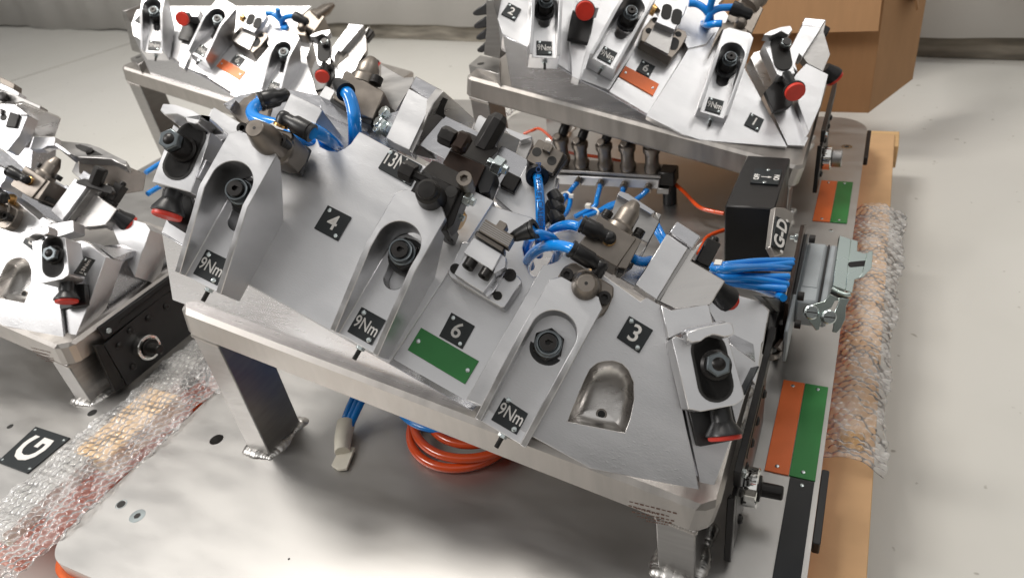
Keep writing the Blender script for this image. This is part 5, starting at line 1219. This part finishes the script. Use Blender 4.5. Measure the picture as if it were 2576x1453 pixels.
# --------------------------------------------------------------- cardboard box and plastic film at the rear right
bx = [pl(*p, (0, 0, -60), (0, 0, 1)) for p in [(1860, 262), (2192, 278), (2236, 170)]]
T = thing('cardboard_box', (-60, 1600, -62), 'large open cardboard box standing behind the rear fixture', 'cardboard box')
fz = lambda p, Y: pl(p[0], p[1], (0, Y, 0), (0, 1, 0))
fr = [fz(p, 1585) for p in [(1700, 60), (2236, 60), (2192, 278), (2040, 270), (1650, 240)]]
put('front_panel', MB().prism([(-560, 1560, -60), (2, 1560, -60), (2, 1560, 330), (-560, 1560, 330)], (0, 6, 0)), 'cardboard', T, bev=.5)
put('side_panel', MB().prism([(2, 1561, -60), (80, 1760, -60), (80, 1760, 330), (2, 1561, 330)], (-6, 0, 0)), 'cardboard', T, bev=.5)
put('rear_panel', MB().prism([(-560, 1980, -60), (-5, 1980, -60), (-5, 1980, 330), (-560, 1980, 330)], (0, 6, 0)), 'cardboard', T, bev=.5)
put('front_flap', MB().prism([(-562, 1554, 331), (-6, 1554, 331), (-1, 1506, 120), (-566, 1506, 120)], (0, -4, 1)), 'cardboard', T, bev=.5, label='front flap hanging outward')
put('side_flap', MB().prism([(4, 1580, 331), (4, 1970, 331), (64, 1950, 130), (60, 1640, 118)], (4, 0, 3)), 'cardboard', T, bev=.5)
bw = bpy.data.materials.new('bubble_film'); bw.use_nodes = True; nt = bw.node_tree; nt.nodes.remove(nt.nodes['Principled BSDF']); out = nt.nodes['Material Output']
N_ = nt.nodes.new; LK = nt.links.new
tc = N_('ShaderNodeTexCoord'); v = N_('ShaderNodeTexVoronoi'); v.inputs['Scale'].default_value = 105; v.feature = 'SMOOTH_F1'; v.inputs['Smoothness'].default_value = .35; v.inputs['Randomness'].default_value = .35
n = N_('ShaderNodeTexNoise'); n.inputs['Scale'].default_value = 30; n.inputs['Detail'].default_value = 4
LK(tc.outputs['Object'], v.inputs['Vector']); LK(tc.outputs['Object'], n.inputs['Vector'])
ad = N_('ShaderNodeMath'); ad.operation = 'MULTIPLY_ADD'; ad.inputs[1].default_value = 1.2; LK(n.outputs['Fac'], ad.inputs[0]); LK(v.outputs['Distance'], ad.inputs[2])
bp = N_('ShaderNodeBump'); bp.inputs['Strength'].default_value = 1.0; bp.inputs['Distance'].default_value = .0007; LK(ad.outputs[0], bp.inputs['Height'])
tr = N_('ShaderNodeBsdfTransparent'); gl = N_('ShaderNodeBsdfGlossy'); gl.inputs['Roughness'].default_value = .12; gl.inputs['Color'].default_value = (1, 1, 1, 1); LK(bp.outputs[0], gl.inputs['Normal'])
df = N_('ShaderNodeBsdfDiffuse'); df.inputs['Color'].default_value = (.82, .81, .80, 1); LK(bp.outputs[0], df.inputs['Normal'])
fr_ = N_('ShaderNodeLayerWeight'); fr_.inputs['Blend'].default_value = .20; LK(bp.outputs[0], fr_.inputs['Normal'])
m1 = N_('ShaderNodeMixShader'); LK(fr_.outputs['Fresnel'], m1.inputs[0]); LK(tr.outputs[0], m1.inputs[1]); LK(gl.outputs[0], m1.inputs[2])
mr = N_('ShaderNodeMapRange'); mr.inputs['From Min'].default_value = .38; mr.inputs['From Max'].default_value = .66; mr.inputs['To Min'].default_value = .05; mr.inputs['To Max'].default_value = .20; LK(n.outputs['Fac'], mr.inputs['Value'])
m2 = N_('ShaderNodeMixShader'); LK(mr.outputs[0], m2.inputs[0]); LK(m1.outputs[0], m2.inputs[1]); LK(df.outputs[0], m2.inputs[2]); LK(m2.outputs[0], out.inputs['Surface'])
MAT['bubble_film'] = bw
def film(path, width, lab, nu=90, nv=16, amp=9, seed=1, sag=.5):
    """bubble wrap laid along a line of 3D points, domed across, crumpled"""
    rr = random.Random(seed); P = [np.asarray(p, float) for p in path]; vs = []
    L = [0]
    for i in range(1, len(P)): L.append(L[-1] + np.linalg.norm(P[i] - P[i - 1]))
    ph = [rr.uniform(0, 6) for _ in range(8)]
    W0 = (width(.5) if callable(width) else width); nu = int(L[-1] / 1.5); nv = int(W0 / 1.5)
    for i in range(nu + 1):
        s_ = L[-1] * i / nu; j = max(k for k in range(len(L)) if L[k] <= s_ + 1e-6); j = min(j, len(P) - 2)
        t = (s_ - L[j]) / (L[j + 1] - L[j]); c = P[j] * (1 - t) + P[j + 1] * t; d = nrm(P[j + 1] - P[j]); sd_ = nrm(np.cross(d, Z3))
        w = width(i / nu) if callable(width) else width
        for k in range(nv + 1):
            x = k / nv * 2 - 1
            h = amp * (.6 * math.sin(s_ * .045 + ph[0] + x * 1.5) + .5 * math.sin(s_ * .11 + ph[1] - x * 3) + .35 * math.sin(s_ * .23 + ph[2] + x * 6) + .3 * math.sin(x * 9 + ph[3] + s_ * .05)) * .5
            ed = 3 * math.sin(s_ * .05 + ph[4] + (2 if x > 0 else 0)) + 1.2 * math.sin(s_ * .31 + ph[5])
            px_, py_ = x * w / 2, s_; rw = round(py_ / 8.8); ox_ = 5.1 if rw % 2 else 0
            qx = px_ - ox_ - round((px_ - ox_) / 10.2) * 10.2; qy = py_ - rw * 8.8; rr2 = (qx * qx + qy * qy) / 19.0
            h += 2.0 * math.sqrt(1 - rr2) if rr2 < 1 else 0
            p = c + sd_ * (x * w / 2 + (ed if abs(x) > .95 else 0)) + Z3 * ((1 - x * x) * amp * 1.6 * sag + h)
            vs.append(p)
    fs = [(i * (nv + 1) + k, i * (nv + 1) + k + 1, (i + 1) * (nv + 1) + k + 1, (i + 1) * (nv + 1) + k) for i in range(nu) for k in range(nv)]
    m_ = MB(); m_.add(vs, fs); o = solo('bubble_wrap', m_, 'bubble_film', lab, 'bubble wrap', 'sheets of bubble wrap', smooth=75)
    s2 = o.modifiers.new('th', 'SOLIDIFY'); s2.thickness = .0004
    return o
film([(33, 1125, -52), (34, 960, -52), (31, 780, -52), (26, 575, -54)], lambda t: 68 + 5 * math.sin(t * 7) + (8 if t < .2 else 0), 'bubble wrap lying along the brown board at the right edge', amp=5, seed=3, sag=1.8)
film([(-762, 120, 1), (-762, 260, 2), (-760, 400, 3), (-762, 500, 4), (-760, 620, 6)], lambda t: 124 - 8 * t, 'bubble wrap stuffed in the gap between the two base plates', amp=5, seed=8, nu=110, nv=24)
film([(-722, 430, 4), (-705, 500, 40), (-695, 560, 80)], 64, 'crumpled bubble wrap standing against the left leg of the front fixture', amp=9, seed=5, nu=40, nv=20)
film([(-742, 1050, 2), (-740, 1250, 4), (-738, 1420, 4)], 60, 'bubble wrap in the gap far behind between the base plates', amp=5, seed=11, nu=50)
solo('wood_block', MB().box((-778, 352, -11), 56, 118, 26), 'pine_wood', 'short pine block showing through the bubble wrap between the plates', 'wood block', bev=2)
solo('wood_chips', MB().box((28, 620, -56), 26, 30, 5), 'chip_wood', 'patch of orange brown wood chips under the bubble wrap on the right board', 'wood chips', bev=2)
# ---------------------------------------------------------------- the second pair of fixtures at the left
def shift_copy(o, off, label):
    c = copy_thing(o, off, label); return c
OF = (-778, 0, 0); OR_ = (-871, 57, 0)
labF = dict(table='cut-off welded fixture at the left edge of the picture, beside the G plate', brR='slotted bracket with red knob and 13Nm plate on the left edge fixture',
    cyl3='bullet-shaped pin cylinder on the fixture at the left edge', rest1='rest block with red knob on the fixture at the left edge', rest='grey plate with bright cap on the left edge fixture',
    cyl2='cone pin cylinder cut by the left picture border', hC='blue hose leaving the left picture border')
def seen(o, off):
    """does any part of the shifted thing project into the picture"""
    for c in [o] + list(o.children):
        if c.type != 'MESH': continue
        for v in list(c.data.vertices)[::max(1, len(c.data.vertices) // 12)]:
            p = np.array(c.matrix_basis @ v.co if c.parent else o.matrix_basis @ v.co) / S
            if c.parent: p = p + np.array(o.location) / S
            q = M.T @ (p + np.array(off) - C)
            if q[2] > 30 and -20 < CX + F * q[0] / q[2] < 2596 and -20 < CY + F * q[1] / q[2] < 1470: return True
    return False
for k, l in labF.items():
    if k in FT and (k == 'table' or seen(FT[k], OF)): shift_copy(FT[k], OF, l)
# parts of the left edge fixture that only its own side shows
CL = -205 + float(N0 @ np.array(OF)); zl = uz(0, 250, 3.229)
def lp(name, T, pts, dc, th, m, bev=.6, n=None, u=None):
    u = u or zl
    if n is None: return put(name, MB().prism(on(pts, CL + dc, N0, u), -N0 * th), m, T, bev=bev)
    q = on([pts[0]], CL + dc, N0, u)[0]; return put(name, MB().prism([pl(*u(p), q, n) for p in pts], -n * th), m, T, bev=bev)
T = thing('rest_plate', on([(300, 700)], CL, N0, zl)[0], 'bluish upright plate at the upper left, standing against the pale floor', 'rest plate')
lp('plate', T, [(770, 690), (695, 918), (420, 915), (375, 1060), (90, 1080), (250, 650), (200, 510), (300, 495), (500, 580)], -40, 12, 'pocket_aluminium', n=NT)
lp('top_plate', T, [(0, 335), (120, 350), (240, 410), (510, 525), (500, 580), (330, 510), (160, 480), (0, 485)], -50, 16, 'dull_aluminium')
lp('upper_step', T, [(0, 240), (170, 320), (235, 360), (235, 410), (130, 360), (0, 320)], -56, 16, 'milled_aluminium')
lp('upper_step', T, [(0, 160), (180, 250), (172, 322), (0, 240)], -64, 16, 'nickel_steel')
put('screw_head', MB().lathe(on([(50, 420)], CL - 46, N0, zl)[0], N0, [(-2, 7), (4, 7), (5, 5)], 20), 'black_steel', T, bev=.5)
T = thing('toggle_clamp', on([(150, 700)], CL + 10, N0, zl)[0], 'pale clamp block with dark square insert at the far upper left', 'toggle clamp')
lp('body', T, [(0, 500), (60, 500), (250, 640), (355, 640), (350, 660), (250, 900), (100, 1090), (60, 1090), (0, 900)], 0, 20, 'milled_aluminium')
lp('top_face', T, [(60, 500), (180, 510), (355, 640), (250, 640)], 3, 8, 'milled_aluminium', .4)
lp('insert', T, [(120, 598), (245, 640), (195, 805), (62, 790)], 3, 12, 'black_steel', 1)
lp('insert', T, [(0, 560), (40, 570), (30, 640), (0, 640)], 3, 8, 'black_steel', 1)
put('bore', MB().lathe(on([(42, 675)], CL + .2, N0, zl)[0], N0, [(-1, 4.5), (.3, 4.5)], 16), 'hole_dark', T)
lp('wedge', T, [(430, 915), (695, 920), (690, 1030), (600, 1035), (530, 1075), (375, 1075)], -20, 14, 'milled_aluminium')
T = thing('locator_block', on([(1000, 1080)], CL - 10, N0, zl)[0], 'grey slotted block seen edge on at the left, an oval opening in its top', 'locator block')
top_ = [(712, 960), (1110, 1003), (1250, 1050), (1453, 1155), (1600, 1225), (1590, 1290), (1400, 1195), (1200, 1180), (985, 1172), (890, 1150), (700, 1000)]
n_top = nrm(N0 * .3 + Z3 * .9)
qT = on([(985, 1172)], CL - 18, N0, zl)[0]
K_ = lambda pts, d=0: [pl(*zl(p), qT + n_top * d, n_top) for p in pts]
put('block_body', MB().prism(K_(top_), -n_top * 12), 'dull_aluminium', T, bev=.8)
put('oval_slot', MB().prism(K_([(945, 1020), (1010, 1014), (1130, 1050), (1230, 1110), (1300, 1150), (1180, 1150), (1040, 1100), (965, 1060)], .3), -n_top * .4), 'hole_dark', T)
put('stud', MB().lathe(K_([(1140, 1115)])[0], n_top, [(0, 6), (3, 6), (5, 4)], 6), 'black_steel', T)
lp('bright_edge', T, [(700, 985), (905, 1135), (860, 1145), (690, 1030)], -12, 10, 'milled_aluminium', .6)
lp('side_plate', T, [(985, 1180), (1200, 1185), (1400, 1200), (1840, 1390), (1810, 1600), (1500, 1650), (1180, 1500), (1000, 1370)], -24, 12, 'nickel_steel', n=nrm(N0 * .75 + E1 * .6))
T = thing('socket_screw', on([(1180, 1440)], CL + 10, N0, zl)[0], 'dark hexagonal bolt standing on a black foot, left edge fixture', 'bolt')
lp('foot', T, [(960, 1470), (1060, 1440), (1380, 1530), (1420, 1600), (1400, 1640), (950, 1500)], 4, 8, 'black_steel')
qb = on([(1200, 1520)], CL + 4, N0, zl)[0]; put('head', MB().lathe(qb, nrm(E2 + N0 * .3), [(0, 9), (22, 9), (24, 7)], 6, rot=.4), 'black_steel', T, bev=.7, smooth=20)
for i, ps in enumerate([[(1840, 1370), (1960, 1290), (2080, 1220)], [(1860, 1640), (1990, 1560), (2120, 1500)]]):
    hose([pl(*zl(p), (0, 0, 90), (0, 0, 1)) for p in ps], 4.6, ['upper', 'lower'][i] + ' blue hose glimpsed left of the left knob clamp', grp='hoses glimpsed behind the left edge fixture')
shift_copy(TR, OR_, 'rear left fixture with glaring faces and an orange plate')
labR = dict(b1='upright 9Nm block at the left end of the rear left fixture', b2='blurred slotted 9Nm block left of the glaring orange plate', b3='blurred slotted 9Nm block right of the glaring orange plate',
    k1='red knob on a black plate between two blocks of the rear left fixture', k2='slotted bracket on the right end of the rear left fixture', rest='rest block with bright edge and knob on the rear left fixture',
    grip='grey gripper block on the rear left fixture', cyl='brown cylinder of the rear left fixture', h1='right blue hose of the rear left fixture', h2='left blue hose of the rear left fixture', h3='upright blue hose of the rear left fixture', h4='short blue hose of the rear left fixture')
for k, l in labR.items(): shift_copy(RT[k], OR_, l)
